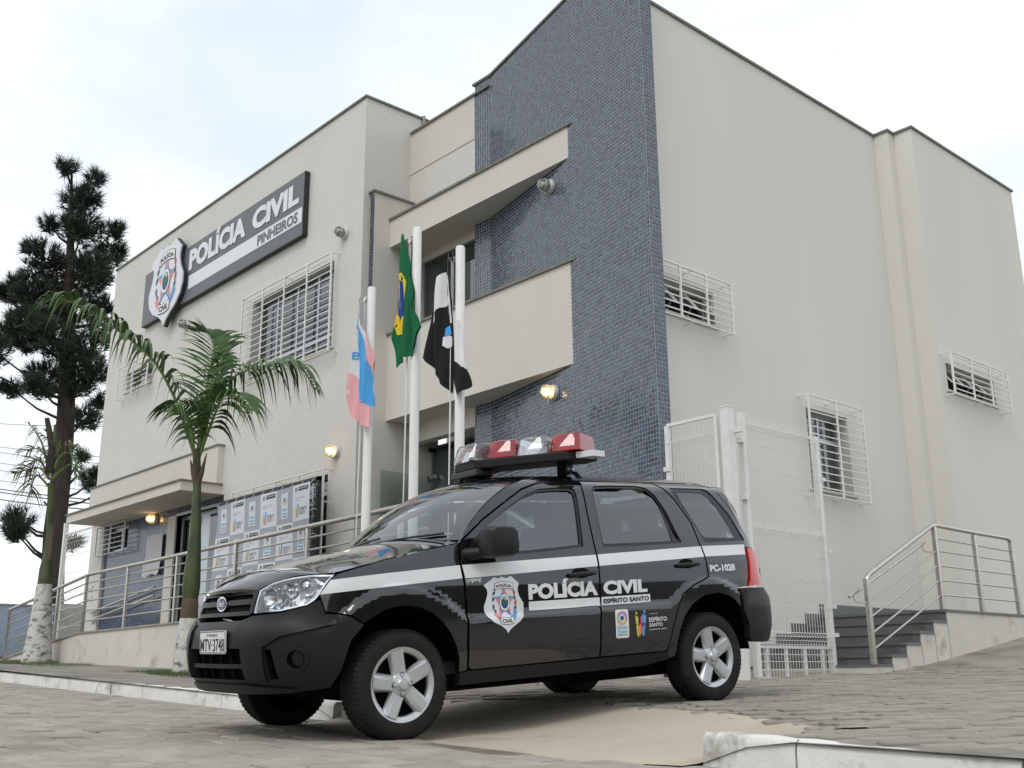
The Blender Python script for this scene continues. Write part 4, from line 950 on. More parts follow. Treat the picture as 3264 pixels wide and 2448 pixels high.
# ================================================================== the police car
def interp(z,tab):
    if z<=tab[0][0]: return tab[0][1]
    for (a,b),(c,d) in zip(tab,tab[1:]):
        if z<=c:
            t=(z-a)/(c-a); return b+(d-b)*t
    return tab[-1][1]
def smooth_tab(tab,n=200,w=.03):
    z0,z1=tab[0][0],tab[-1][0]; zs=np.linspace(z0,z1,n)
    v=np.array([interp(z,tab) for z in zs]); k=max(1,int(w/((z1-z0)/n)))
    ker=np.hanning(2*k+1+2)[1:-1]; ker/=ker.sum()
    vp=np.concatenate([v[0]+(v[1]-v[0])*np.arange(-k,0),v,v[-1]+(v[-1]-v[-2])*np.arange(1,k+1)])
    return zs,np.convolve(vp,ker,'valid')
def ss(a,b,x):
    t=min(1,max(0,(x-a)/(b-a))); return t*t*(3-2*t)
OUT=[(.79,0),(.787,.2),(.765,.4),(.705,.58),(.60,.705),(.47,.78),(.3,.825),(0,.845),(-.5,.85),(-1.5,.855),(-2.4,.848),(-2.75,.842),(-2.98,.828),(-3.14,.785),(-3.24,.67),(-3.295,.45),(-3.315,.2),(-3.32,0)]
def spline(P,n=40):
    P=np.array(P,float); Q=[]
    for i in range(len(P)-1):
        p0=P[i-1] if i>0 else np.array([P[1][0],-P[1][1]]); p1=P[i];p2=P[i+1]
        p3=P[i+2] if i+2<len(P) else np.array([P[-2][0],-P[-2][1]])
        d1=np.linalg.norm(p1-p0)**.5;d2=np.linalg.norm(p2-p1)**.5;d3=np.linalg.norm(p3-p2)**.5
        m1=(p2-p1)+d2*((p1-p0)/d1-(p2-p0)/(d1+d2)); m2=(p2-p1)+d2*((p3-p2)/d3-(p3-p1)/(d2+d3))
        for t in np.linspace(0,1,n,endpoint=False):
            a=2*(p1-p2)+m1+m2;b=-3*(p1-p2)-2*m1-m2
            Q.append(a*t**3+b*t**2+m1*t+p1)
    Q.append(P[-1]); return np.array(Q)
CUR=spline(OUT)[::-1]   # rear centre -> front centre
SEG=np.concatenate([[0],np.cumsum(np.linalg.norm(np.diff(CUR,axis=0),axis=1))])
S0=np.interp(0,CUR[:,0],SEG)   # x=0
SEG=SEG-S0
TX=np.gradient(CUR[:,0],SEG);TY=np.gradient(CUR[:,1],SEG)
SI=smooth_tab([(.15,.13),(.22,.09),(.28,.06),(.36,.03),(.45,.008),(.55,0),(.85,0),(.95,.012),(1.02,.03),(1.07,.04),(1.12,.05),(1.3,.10),(1.43,.143),(1.48,.165),(1.52,.21),(1.56,.30),(1.6,.45)],400,.035)
FI=smooth_tab([(.15,.26),(.2,.18),(.25,.11),(.32,.05),(.4,.012),(.5,0),(.6,0),(.655,.01),(.70,.045),(.8,.075),(.86,.10),(.91,.16),(1.6,1.2)],400,.02)
RI=smooth_tab([(.15,.2),(.3,.1),(.4,.03),(.5,0),(.72,0),(.76,.04),(.8,.06),(1.0,.08),(1.1,.11),(1.3,.25),(1.5,.42),(1.6,.6)],400,.02)
RW=.303; WB=2.487
def ridge(s):
    base=.655+.018*(-s-.42)
    v=base
    for c in (0.0,-WB):
        d=abs(s-c)
        if d<.54:
            a=RW+math.sqrt(.54**2-d*d); 
            k=.05; h=max(0,min(1,.5+.5*(a-v)/k)); v=v+(a-v)*h+k*h*(1-h)
    return v
def bmap(s,z,sg=1,off=0.0):
    x=np.interp(s,SEG,CUR[:,0]);y=np.interp(s,SEG,CUR[:,1]);tx=np.interp(s,SEG,TX);ty=np.interp(s,SEG,TY)
    n=math.hypot(tx,ty);nx,ny=-ty/n,tx/n     # outward normal (left of travel to front, y>0)
    wf=ss(.30,.80,s);wr=ss(-2.95,-3.35,s)
    i=np.interp(z,*SI)*(1-wf-wr)+np.interp(z,*FI)*wf+np.interp(z,*RI)*wr
    b=.024*ss(.015,-.03,z-ridge(s))*(1-wf)*(1-wr*.6)
    o=off-i+b
    return (x+nx*o,sg*(y+ny*o),z)
SMAX = float(SEG[-1]); SMIN = float(SEG[0])
CAR = thing('police_car', 'black compact police SUV with white stripe, shield and roof light bar', 'car', (-5.88357, 3.77829, -.31068))
CAR['local_frame'] = 1
CAR.rotation_mode = 'XYZ'
_h, _p, _r = -1.66750109, .0652658, -.02415635
CAR.matrix_world = Matrix.Translation((-5.88357, 3.77829, -.31068)) @ Matrix.Rotation(_h, 4, 'Z') @ Matrix.Rotation(_p, 4, 'Y') @ Matrix.Rotation(_r, 4, 'X')
def bm2(s, z, sg, off=0.0):
    if s > SMAX: s = 2*SMAX-s; sg = -sg
    if s < SMIN: s = 2*SMIN-s; sg = -sg
    return bmap(s, z, sg, off)
SL = lambda u, v, o=0: bm2(u, v, 1, o)
SRt = lambda u, v, o=0: bm2(u, v, -1, o)
def flake(m): return m
M['paint'] = mat('black_car_paint', (.006, .006, .008), .10, spec=.5, coat=1.0)
M['plastic'] = mat('dark_grey_bumper_plastic', (.011, .011, .012), .45, spec=.28, bump=.08, bscale=500)
M['rubber'] = mat('tyre_rubber', (.014, .0135, .013), .75, spec=.25, bump=.1, bscale=200, dirt=(.035, .032, .028), dirt_scale=7, dirt_lo=.5, dirt_hi=.8)
M['black_gloss'] = mat('black_trim', (.008, .008, .009), .3)
M['liner'] = mat('wheel_well_liner', (.006, .006, .006), .95, spec=.1)
M['decal'] = mat('white_vinyl_decal', (.72, .73, .74), .35, spec=.4, var=.02, vscale=3)
M['silver'] = mat('silver_hubcap_paint', (.52, .53, .54), .34, .55, var=.05, vscale=8)
M['chrome'] = mat('chrome', (.75, .76, .77), .08, 1.0)
M['reflector'] = mat('lamp_reflector', (.72, .74, .76), .16, .95)
M['clear'] = glassy('clear_lens', (.96, .97, .98), .06)
M['amber'] = mat('amber_bulb', (.75, .30, .12), .3)
M['red_lens'] = mat('red_tail_lens', (.55, .012, .012), .12, spec=.7, coat=.5)
M['car_glass'] = glassy('car_window_glass', (.62, .68, .68), .10)
M['wind_glass'] = glassy('windshield_glass', (.70, .76, .74), .07)
M['seat'] = mat('grey_seat_cloth', (.045, .048, .055), .9, var=.2, vscale=20)
M['dash'] = mat('charcoal_dashboard', (.03, .031, .034), .7)
def part(o, label=None):
    if label: o['label'] = label
    return o
def mir(poly): return [(2*SMAX-s, z) for s, z in poly][::-1]
# ---- side panels
FENDER = [(-.415, 1.072), (-.43, 1.086), (-.197, 1.047), (-.01, 1.010), (.249, .953), (.38, .919), (.418, .893), (.443, .868), (.482, .812), (.475, .79), (.452, .720), (.372, .708), (.318, .695), (.25, .648), (.127, .714), (.06, .730), (-.015, .734), (-.10, .722), (-.187, .687), (-.255, .63), (-.308, .563), (-.345, .49), (-.367, .418), (-.372, .34), (-.425, .345), (-.413, .503), (-.424, .698), (-.419, .846), (-.404, .961)]
FDOOR = [(-.425, 1.066), (-.452, 1.099), (-.63, 1.228), (-.83, 1.346), (-.99, 1.434), (-1.12, 1.476), (-1.28, 1.499), (-1.50, 1.512), (-1.492, 1.40), (-1.478, 1.281), (-1.474, 1.098), (-1.479, 1.008), (-1.465, .767), (-1.432, .554), (-1.433, .366), (-.458, .354), (-.437, .37), (-.43, .503), (-.440, .698), (-.435, .846), (-.419, .961)]
FWIN = [(-.475, 1.035), (-.505, 1.090), (-.655, 1.200), (-.84, 1.318), (-.999, 1.401), (-1.123, 1.443), (-1.271, 1.459), (-1.404, 1.464), (-1.436, 1.445), (-1.435, 1.391), (-1.385, 1.062), (-1.172, 1.043), (-.898, 1.021), (-.61, 1.000), (-.487, .992)]
RDOOR = [(-1.512, 1.512), (-1.826, 1.520), (-2.08, 1.524), (-2.22, 1.518), (-2.268, 1.483), (-2.34, 1.402), (-2.437, 1.234), (-2.472, 1.05), (-2.489, .977), (-2.487, .885), (-2.485, .851), (-2.322, .801), (-2.199, .741), (-2.135, .635), (-2.075, .503), (-2.036, .371), (-1.447, .366), (-1.446, .554), (-1.479, .767), (-1.492, 1.008), (-1.487, 1.098), (-1.491, 1.281), (-1.505, 1.40)]
RWIN = [(-1.583, 1.455), (-1.617, 1.479), (-1.776, 1.491), (-2.022, 1.496), (-2.105, 1.483), (-2.170, 1.427), (-2.224, 1.318), (-2.275, 1.150), (-2.297, 1.100), (-2.287, 1.086), (-1.922, 1.071), (-1.567, 1.060), (-1.555, 1.075), (-1.559, 1.19), (-1.570, 1.353)]
QUART = [(-2.236, 1.526), (-2.284, 1.489), (-2.354, 1.407), (-2.452, 1.234), (-2.486, 1.05), (-2.503, .977), (-2.501, .885), (-2.499, .846), (-2.33, .794), (-2.208, .736), (-2.144, .632), (-2.084, .5), (-2.046, .371), (-2.05, .32), (-2.12, .33), (-2.128, .42), (-2.15, .50), (-2.20, .59), (-2.288, .669), (-2.413, .723), (-2.552, .737), (-2.66, .715), (-2.724, .685), (-2.785, .625), (-2.782, .765), (-2.895, .775), (-2.915, .82), (-2.955, 1.0), (-2.962, 1.06), (-3.09, 1.052), (-3.0, 1.19), (-2.93, 1.33), (-2.84, 1.46), (-2.80, 1.505), (-2.72, 1.535)]
QWIN = [(-2.353, 1.490), (-2.699, 1.496), (-2.742, 1.483), (-2.813, 1.394), (-2.884, 1.304), (-2.952, 1.164), (-2.985, 1.107), (-2.565, 1.090), (-2.524, 1.099), (-2.492, 1.173), (-2.414, 1.321), (-2.356, 1.421)]
QIN = [(-2.401, 1.458), (-2.659, 1.458), (-2.715, 1.424), (-2.792, 1.316), (-2.88, 1.125), (-2.551, 1.126), (-2.525, 1.148), (-2.42, 1.372)]
RAIL = [(-.43, 1.092), (-.452, 1.115), (-.626, 1.240), (-.826, 1.357), (-.987, 1.446), (-1.118, 1.487), (-1.28, 1.509), (-1.52, 1.522), (-2.23, 1.533), (-2.72, 1.542), (-2.80, 1.515), (-2.74, 1.565), (-2.37, 1.578), (-1.625, 1.566), (-1.25, 1.548), (-1.03, 1.505), (-.885, 1.460), (-.73, 1.372), (-.60, 1.275), (-.50, 1.18), (-.455, 1.128)]
STR = {'f': [(.421, .889), (.089, .9175), (-.404, .9555), (-.413, .8785), (.096, .841), (.484, .812)], 'd': [(-.420, .9565), (-1.476, 1.010), (-1.474, .9355), (-.434, .8775)], 'r': [(-1.492, 1.0115), (-2.474, 1.064), (-2.487, .9885), (-1.489, .9365)], 'q': [(-2.489, 1.065), (-2.955, 1.077), (-2.940, 1.003), (-2.502, .990)]}
ROCK = [(-.372, .336), (-.44, .346), (-2.035, .363), (-2.05, .312), (-1.84, .285), (-.38, .270)]
for sd_, fm in ((1, SL), (-1, SRt)):
    near = sd_ == 1; sp = .022 if near else .09
    fe = part(surf('front_fender', FENDER, fm, M['paint'], CAR, sp=sp, rim=.03))
    surf('white_stripe', STR['f'], fm, M['decal'], fe, sp=.022, off=.003)
    fd = surf('front_door', FDOOR, fm, M['paint'], CAR, sp=sp, holes=[FWIN], rim=.03)
    surf('white_stripe', STR['d'], fm, M['decal'], fd, sp=.045, off=.003)
    rd = surf('rear_door', RDOOR, fm, M['paint'], CAR, sp=sp, holes=[RWIN], rim=.03)
    surf('white_stripe', STR['r'], fm, M['decal'], rd, sp=.045, off=.003)
    qp = surf('rear_quarter', QUART, fm, M['paint'], CAR, sp=sp, holes=[QWIN], rim=.03)
    surf('white_stripe', STR['q'], fm, M['decal'], qp, sp=.045, off=.003)
    surf('roof_side_rail', RAIL, fm, M['paint'], CAR, sp=.05, rim=.03)
    surf('rocker_panel', ROCK, fm, M['plastic'], CAR, sp=.08, off=.012, rim=.05)
    # glass with black rubber seals
    def seal(poly, par, w_=.016):
        cx = sum(p[0] for p in poly)/len(poly); cz = sum(p[1] for p in poly)/len(poly)
        inn = [(cx+(a-cx)*(1-w_/abs(.38)), cz+(b-cz)*(1-w_/.17)) for a, b in poly]
        surf('window_seal', poly, fm, M['black_gloss'], par, sp=.1, holes=[inn], off=-.008, rim=.012)
    seal(FWIN, fd); seal(RWIN, rd)
    surf('window', FWIN, fm, M['car_glass'], fd, sp=.09, off=-.018); surf('window', RWIN, fm, M['car_glass'], rd, sp=.09, off=-.018)
    surf('quarter_window_frit', QWIN, fm, M['black_gloss'], qp, sp=.1, holes=[QIN], off=-.006, rim=.01); surf('window', QIN, fm, M['car_glass'], qp, sp=.09, off=-.008)
    # mirror sail, window divider
    surf('mirror_sail', [(-.475, 1.035), (-.505, 1.090), (-.60, 1.16), (-.615, 1.005), (-.487, .992)], fm, M['black_gloss'], fd, off=-.010)
    surf('window_divider', [(-2.205, 1.36), (-2.175, 1.405), (-2.225, 1.08), (-2.262, 1.085)], fm, M['black_gloss'], rd, off=-.012)
    # door lining that closes the panel gaps
    surf('door_lining', [(-.40, 1.0), (-2.6, 1.05), (-2.45, .80), (-2.2, .72), (-2.02, .36), (-.44, .34)], fm, M['liner'], CAR, sp=.2, off=-.05)
    surf('pillar_lining', [(-1.38, 1.05), (-1.57, 1.06), (-1.60, 1.48), (-1.42, 1.46)], fm, M['liner'], CAR, sp=.12, off=-.05)
    surf('pillar_lining', [(-2.24, 1.08), (-2.54, 1.09), (-2.37, 1.5), (-2.12, 1.5)], fm, M['liner'], CAR, sp=.12, off=-.05)
    # handles
    for (a, za), (b, zb), par in (((-1.214, .884), (-1.436, .897), fd), ((-2.187, .933), (-2.405, .943), rd)):
        cs_, cz_ = (a+b)/2, (za+zb)/2
        surf('handle_recess', [(cs_+.075*math.cos(t), cz_+.004+.034*math.sin(t)) for t in np.linspace(0, 6.0, 18)], fm, M['liner'], par, sp=.04, off=.001)
        P = [fm(lerp(a, b, t), lerp(za, zb, t)-.004, .012+.016*math.sin(math.pi*t)) for t in np.linspace(0, 1, 9)]
        MB().tube(P, [.010]+[.0145]*7+[.013], 8).build('handle', M['plastic'], par, smooth=True)
    # mirror
    y0 = .80
    mr = MB()
    V_ = []; ring = [(-.50, 1.00), (-.50, 1.10), (-.515, 1.155), (-.56, 1.178), (-.70, 1.175), (-.725, 1.15), (-.735, 1.05), (-.725, 1.005), (-.68, .992), (-.55, .988)]
    cxm, czm = -.62, 1.08
    for yy, k in ((.875, .80), (.89, .95), (.93, 1.0), (.985, .97), (1.02, .85), (1.03, .55)):
        for a, b in ring: V_.append((cxm+(a-cxm)*k*1.0+(.02 if yy > 1 else 0)*0, sd_*yy, czm+(b-czm)*k))
    F2 = []; n = len(ring)
    for r in range(5):
        for i in range(n): F2.append((r*n+i, r*n+(i+1) % n, (r+1)*n+(i+1) % n, (r+1)*n+i))
    F2 += [tuple(range(n)), tuple(5*n+i for i in range(n))]
    mo = mr.add(V_, F2).build('door_mirror', M['plastic'], CAR, smooth=True)
    MB().tube([(-.47, sd_*.80, 1.02), (-.50, sd_*.86, 1.02), (-.56, sd_*.90, 1.03)], [.04, .036, .034], 10).build('mirror_arm', M['plastic'], mo, smooth=True)
# ---- lettering on the door (left side) and the shield
FD = bpy.data.objects['front_door']; RD = bpy.data.objects['rear_door']; QP = bpy.data.objects['rear_quarter']
def zb(s): return .737+(-.892-s)*.0221
def zt_(s): return .828+(-.892-s)*.018
text_on('lettering', 'POLÍCIA', [(-.892, zb(-.892)), (-1.452, zb(-1.452)), (-1.452, zt_(-1.452)+.027), (-.892, zt_(-.892)+.027)], SL, M['decal'], FD, off=.002, bold=.052)
text_on('lettering', 'CIVIL', [(-1.500, zb(-1.5)), (-1.890, zb(-1.89)), (-1.890, zt_(-1.89)), (-1.500, zt_(-1.5))], SL, M['decal'], RD, off=.002, bold=.052)
surf('white_bar', [(-.890, .673), (-1.462, .684), (-1.463, .7365), (-.890, .727)], SL, M['decal'], FD, sp=.05, off=.002)
surf('white_bar', [(-1.478, .6845), (-1.909, .694), (-1.911, .745), (-1.479, .7368)], SL, M['decal'], RD, sp=.05, off=.002)
text_on('lettering', 'ESPÍRITO SANTO', [(-1.492, .694), (-1.897, .7025), (-1.897, .7405), (-1.492, .732)], SL, M['e_black'], RD, off=.0045, bold=.035)
text_on('lettering', 'PC-1028', [(-2.52, .882), (-2.785, .888), (-2.785, .937), (-2.52, .930)], SL, M['decal'], QP, off=.002, bold=.045)
text_on('lettering', 'ngesig', [(-.462, .849), (-.548, .853), (-.548, .884), (-.462, .879)], SL, M['decal'], FD, off=.002, bold=.012, shear=.3)
surf('maker_mark', [(-.440, .848), (-.458, .849), (-.462, .872), (-.440, .870)], SL, M['decal'], FD, off=.002)
text_on('lettering', 'E', [(-.441, .850), (-.463, .851), (-.463, .877), (-.441, .875)], SL, M['e_black'], FD, off=.004, bold=.0, shear=.3)
def shc(u, v, o=0): return bm2(-.6975-.187*u, .6622+.2217*v, 1, .0022+o)
sc_ = surf('police_shield', SHIELD, lambda u, v, o=0: shc(u, v, o), M['sign_pale'], FD, sp=.07, off=0.0015)
sc_.parent = CAR
emblem(lambda u, v, o=0: shc(u, v, o+.0015), sc_, step=.0008, sp=.07)
# stickers
def rrect(a, b, c, d, r):
    o_ = []
    for cx, cy, t0 in ((b-r if b > a else b+r, d-r, 0), (a+r if b > a else a-r, d-r, 90), (a+r if b > a else a-r, c+r, 180), (b-r if b > a else b+r, c+r, 270)):
        for t in (0, 45, 90): o_.append((cx+(1 if b > a else -1)*r*math.cos(math.radians(t0+t)), cy+r*math.sin(math.radians(t0+t))))
    return o_
stk = surf('sticker', rrect(-1.566, -1.68, .472, .652, .012), SL, M['decal'], RD, sp=.03, off=.002)
def ringp(c, z, r0, r1, a0, a1): return [(c-r0*math.cos(math.radians(lerp(a0, a1, i/14))), z+r0*math.sin(math.radians(lerp(a0, a1, i/14)))) for i in range(15)]+[(c-r1*math.cos(math.radians(lerp(a1, a0, i/14))), z+r1*math.sin(math.radians(lerp(a1, a0, i/14)))) for i in range(15)]
stk.parent = CAR
for r0, r1, a0, a1, m_ in ((.044, .037, 150, 330, 'e_orange'), (.044, .037, -30, 150, 'e_magenta'), (.033, .026, 20, 230, 'e_sky'), (.033, .026, 230, 380, 'e_lime')): surf('logo_ring', ringp(-1.622, .598, r0, r1, a0, a1), SL, M[m_], stk, off=.004)
surf('logo_pupil', [(-1.622+.015*math.cos(t), .598+.015*math.sin(t)) for t in np.linspace(0, 6, 14)], SL, M['e_navy'], stk, off=.004)
text_on('lettering', 'Estado', [(-1.582, .530), (-1.664, .530), (-1.664, .552), (-1.582, .552)], SL, M['txt_blue'], stk, off=.004, bold=.02); text_on('lettering', 'Presente', [(-1.582, .503), (-1.664, .503), (-1.664, .525), (-1.582, .525)], SL, M['txt_blue'], stk, off=.004, bold=.02)
text_on('lettering', 'EM DEFESA DA VIDA', [(-1.582, .488), (-1.664, .488), (-1.664, .496), (-1.582, .496)], SL, M['e_black'], stk, off=.004)
for poly, m_ in (([(-1.740, .61), (-1.765, .60), (-1.770, .47), (-1.752, .48)], 'e_lime'), ([(-1.744, .632), (-1.758, .636), (-1.758, .616), (-1.746, .613)], 'e_lime'), ([(-1.768, .545), (-1.784, .55), (-1.784, .48), (-1.770, .49)], 'e_orange'), ([(-1.785, .60), (-1.80, .60), (-1.797, .485), (-1.786, .50)], 'e_magenta'), ([(-1.802, .62), (-1.84, .605), (-1.815, .475), (-1.798, .48)], 'e_blue'), ([(-1.818, .645), (-1.834, .640), (-1.832, .618), (-1.818, .622)], 'e_blue')): surf('logo_figure', poly, SL, M[m_], RD, off=.002)
text_on('lettering', 'ESPÍRITO', [(-1.862, .563), (-2.028, .565), (-2.028, .600), (-1.862, .598)], SL, M['decal'], RD, off=.002, bold=.02); text_on('lettering', 'SANTO', [(-1.862, .531), (-1.985, .532), (-1.985, .556), (-1.862, .555)], SL, M['decal'], RD, off=.002, bold=.02)
text_on('lettering', 'GOVERNO DO', [(-1.866, .612), (-1.945, .613), (-1.945, .620), (-1.866, .619)], SL, M['e_grey'], RD, off=.002); text_on('lettering', 'CRESCER É COM A GENTE', [(-1.862, .510), (-2.02, .512), (-2.02, .521), (-1.862, .519)], SL, M['decal'], RD, off=.002)
# ---- front end
BT = [(.25, .638), (.318, .684), (.373, .698), (.455, .709), (.480, .782), (.505, .779), (.55, .754), (.72, .725), (.955, .716), (1.06, .694)]
BB = [(1.125, .291), (.689, .296), (.43, .318), (.375, .40), (.36, .45), (.323, .56)]
FB = BT+mir(BT)+[(2*SMAX-s, z) for s, z in BB[::-1]]+BB
FB = BT+[(2*SMAX-s, z) for s, z in BT[::-1]]+[(2*SMAX-s, z) for s, z in BB[::-1]]+BB
fogc = (.615, .475)
def circ(c, r, n=20): return [(c[0]+r*math.cos(2*math.pi*i/n), c[1]+r*math.sin(2*math.pi*i/n)) for i in range(n)]
slot = [(.803, .532), (.762, .535), (.722, .376), (.777, .374)]
lg = [(.998, .543), (.977, .371), (2*SMAX-.977, .371), (2*SMAX-.998, .543)]
fb_ = surf('front_bumper', FB, SL, M['plastic'], CAR, sp=.055, holes=[circ(fogc, .052), circ((2*SMAX-fogc[0], fogc[1]), .052), slot, [(2*SMAX-s, z) for s, z in slot], lg], rim=.05)
surf('bumper_backing', [(.45, .60), (.45, .33), (2*SMAX-.45, .33), (2*SMAX-.45, .60)], SL, M['liner'], fb_, sp=.12, off=-.055)
for z, w_ in ((.445, .012),): surf('intake_bar', [(.985, z-w_), (.99, z+w_), (2*SMAX-.99, z+w_), (2*SMAX-.985, z-w_)], SL, M['plastic'], fb_, sp=.08, off=-.012, rim=.03)
for s_ in np.linspace(1.02, 2*SMAX-1.02, 6): surf('intake_fin', [(s_-.008, .374), (s_+.008, .374), (s_+.008, .54), (s_-.008, .54)], SL, M['liner'], fb_, sp=.1, off=-.03, rim=.02)
surf('lower_lip', [(.62, .318), (.64, .300), (2*SMAX-.64, .300), (2*SMAX-.62, .318), (2*SMAX-1.0, .345), (1.0, .345)], SL, M['plastic'], fb_, sp=.08, off=.012, rim=.02)
# raised outer thirds of the bumper
for f_ in (lambda s: s, lambda s: 2*SMAX-s):
    surf('bumper_wing', [(f_(s), z) for s, z in [(.50, .755), (.56, .735), (.72, .712), (.955, .70), (1.04, .682), (1.03, .60), (.99, .552), (.965, .37), (.80, .365), (.81, .545), (.70, .60), (.40, .655), (.40, .68), (.46, .69)]], SL, M['plastic'], fb_, sp=.055, off=.014, rim=.016)
    c_ = (f_(fogc[0]), fogc[1]); fo = surf('fog_lamp', circ(c_, .052), SL, M['black_gloss'], CAR, off=-.045, sp=.03)
    surf('lens', circ(c_, .036), SL, M['black_gloss'], fo, off=-.035, sp=.03)
    surf('bezel', circ(c_, .068), SL, M['plastic'], fo, holes=[circ(c_, .050)], off=.008, sp=.03, rim=.03)
# number plate
PLm = lambda u, v, o=0: (.800+o, u+.045, v)
npl = surf('number_plate', rrect(-.2, .2, .515, .645, .012), PLm, M['decal'], CAR, rim=.006)
text_on('lettering', 'MTV·3748', tquad(-.182, .182, .528, .600), PLm, M['e_black'], npl, off=.002, bold=.008); text_on('lettering', 'ES-PINHEIROS', tquad(-.08, .08, .612, .626), PLm, M['e_black'], npl, off=.002, bold=.01)
surf('plate_border', rrect(-.196, .196, .519, .641, .010), PLm, M['e_black'], npl, holes=[rrect(-.192, .192, .523, .637, .009)], off=.0015)
# grille
GR = [(.972, .856), (.962, .737), (.998, .722), (2*SMAX-.998, .722), (2*SMAX-.962, .737), (2*SMAX-.972, .856)]
gr = surf('grille', GR, SL, M['plastic'], CAR, sp=.07, holes=[[(1.01, .838), (1.0, .812), (2*SMAX-1.0, .812), (2*SMAX-1.01, .838)], [(1.0, .782), (1.0, .745), (2*SMAX-1.0, .745), (2*SMAX-1.0, .782)]], off=.0, rim=.03)
surf('grille_backing', [(.98, .85), (.97, .74), (2*SMAX-.97, .74), (2*SMAX-.98, .85)], SL, M['liner'], gr, sp=.1, off=-.035)
mb = MB()
for z0, z1 in ((.812, .838), (.745, .782)):
    n = 26
    for i in range(n):
        s_ = lerp(1.0, 2*SMAX-1.0, i/n); d_ = (2*SMAX-2.0)/n
        mb.tube([SL(s_, z0, -.02), SL(s_+d_*1.2, z1, -.02)], .0022, 4, False); mb.tube([SL(s_+d_*1.2, z0, -.02), SL(s_, z1, -.02)], .0022, 4, False)
o = mb.build('grille_mesh', M['plastic'], gr); o['kind'] = 'stuff'
M['badge_blue'] = mat('badge_blue', (.05, .07, .12), .25)
bdg = lambda u, v, o=0: (.728+o-.03*(v-.79), u, v)
ell_ = lambda rx, rz: [(rx*math.cos(t), .795+rz*math.sin(t)) for t in np.linspace(0, 2*math.pi, 29)[:-1]]
bg_ = surf('badge', ell_(.072, .043), bdg, M['chrome'], CAR, rim=.02); surf('badge_field', ell_(.062, .034), bdg, M['badge_blue'], bg_, off=.002); text_on('lettering', 'Ford', tquad(-.038, .036, .780, .812), bdg, M['chrome'], bg_, off=.003, bold=.01, shear=.25)
# headlights
HL = [(.949, .730), (.952, .777), (.957, .855), (.90, .884), (.874, .893), (.78, .908), (.679, .916), (.514, .922), (.40, .917), (.428, .892), (.448, .868), (.490, .808), (.512, .784), (.556, .760), (.724, .735)]
for f_ in (lambda s: s, lambda s: 2*SMAX-s):
    P = [(f_(s), z) for s, z in HL]
    h = surf('headlight', P, SL, M['clear'], CAR, sp=.05, off=.002)
    surf('reflector_bowl', P, lambda u, v, o=0: SL(u, v, o-.05+.012*math.sin(u*40)*math.sin(v*50)), M['reflector'], h, sp=.03); surf('lamp_rim', P, SL, M['reflector'], h, sp=.08, holes=[[(f_(.68)+(a-f_(.68))*.94, .835+(b-.835)*.90) for a, b in P]], off=-.003, rim=.045)
    for c_, r in (((f_(.835), .806), .052), ((f_(.555), .858), .050), ((f_(.69), .84), .040)):
        pc = Vector(SL(c_[0], c_[1], -.045)); nn = (Vector(SL(c_[0], c_[1], 0))-pc).normalized(); q = nn.to_track_quat('Z', 'Y').to_matrix().to_4x4(); q.translation = pc
        mb = MB().lathe([(r*.25, .004), (r*.6, .012), (r, .036), (r*1.06, .036), (r*1.06, .0)], 20); mb.v = [tuple(q @ Vector(v)) for v in mb.v]; mb.build('lamp_bowl', M['reflector'], h, smooth=True)
        mb = MB().lathe([(.0001, .03), (r*.22, .024), (r*.24, 0)], 12); mb.v = [tuple(q @ Vector(v)) for v in mb.v]; mb.build('bulb', M['amber'] if r == .052 else M['chrome'], h, smooth=True)
# hood
def curve(pts, t):
    n = len(pts)-1; x = min(max(t, 0), 1)*n; i = min(int(x), n-1); f = x-i
    p0 = pts[max(i-1, 0)]; p1 = pts[i]; p2 = pts[i+1]; p3 = pts[min(i+2, n)]
    return tuple(.5*((2*b)+(c-a)*f+(2*a-5*b+4*c-d)*f*f+(-a+3*b-3*c+d)*f**3) for a, b, c, d in zip(p0, p1, p2, p3))
HE = [(.975, .864), (.90, .892), (.80, .911), (.68, .923), (.52, .929), (.40, .930), (.25, .962), (.10, .996), (-.05, 1.026), (-.20, 1.055), (-.33, 1.077), (-.425, 1.092)]
HP = [bm2(s, z, 1, -.004) for s, z in HE]
def hood(u, v, o=0):
    t = min(1, max(0, u)); x, y, z = curve(HP, t); bow = lerp(.085, .10, t); k = max(0, 1-abs(v)**2)
    crown = .012+.050*math.sin(math.pi*min(1, t*1.25+.06)*.5)*1.0
    return (x+bow*k, y*v, z+crown*(1-abs(v)**2.6)+o)
V = []; F = []; NR = []; nu, nv = 36, 28
for i in range(nu+1):
    for j in range(nv+1): V.append(hood(i/nu, -1+2*j/nv))
for i in range(nu):
    for j in range(nv): F.append((i*(nv+1)+j, (i+1)*(nv+1)+j, (i+1)*(nv+1)+j+1, i*(nv+1)+j+1))
k = len(V)
for j in range(nv+1):
    x, y, z = hood(0, -1+2*j/nv); V.append((x+.006, y, z-.016)); V.append((x-.03, y*.98, z-.03))
for j in range(nv): F.append((k+2*j, j, j+1, k+2*j+2)); F.append((k+2*j+1, k+2*j, k+2*j+2, k+2*j+3))
hd = mesh_obj('hood', V, F, M['paint'], CAR, smooth=True)
bm = bmesh.new(); bm.from_mesh(hd.data); bmesh.ops.recalc_face_normals(bm, faces=bm.faces[:]); bm.to_mesh(hd.data); bm.free()
if sum(p.normal.z for p in hd.data.polygons) < 0: hd.data.flip_normals()
V_, F_2 = text2d('POLÍCIA', .03)
Pv = [hood(.50-.17*b, .62-1.24*a, .004) for a, b in V_]; Pv = [hood(.33+.15*b, .62-1.24*a, .004) for a, b in V_]
o = mesh_obj('lettering', Pv, [f[::-1] for f in F_2], M['decal'], hd)
if sum(p.normal.z for p in o.data.polygons) < 0: o.data.flip_normals()
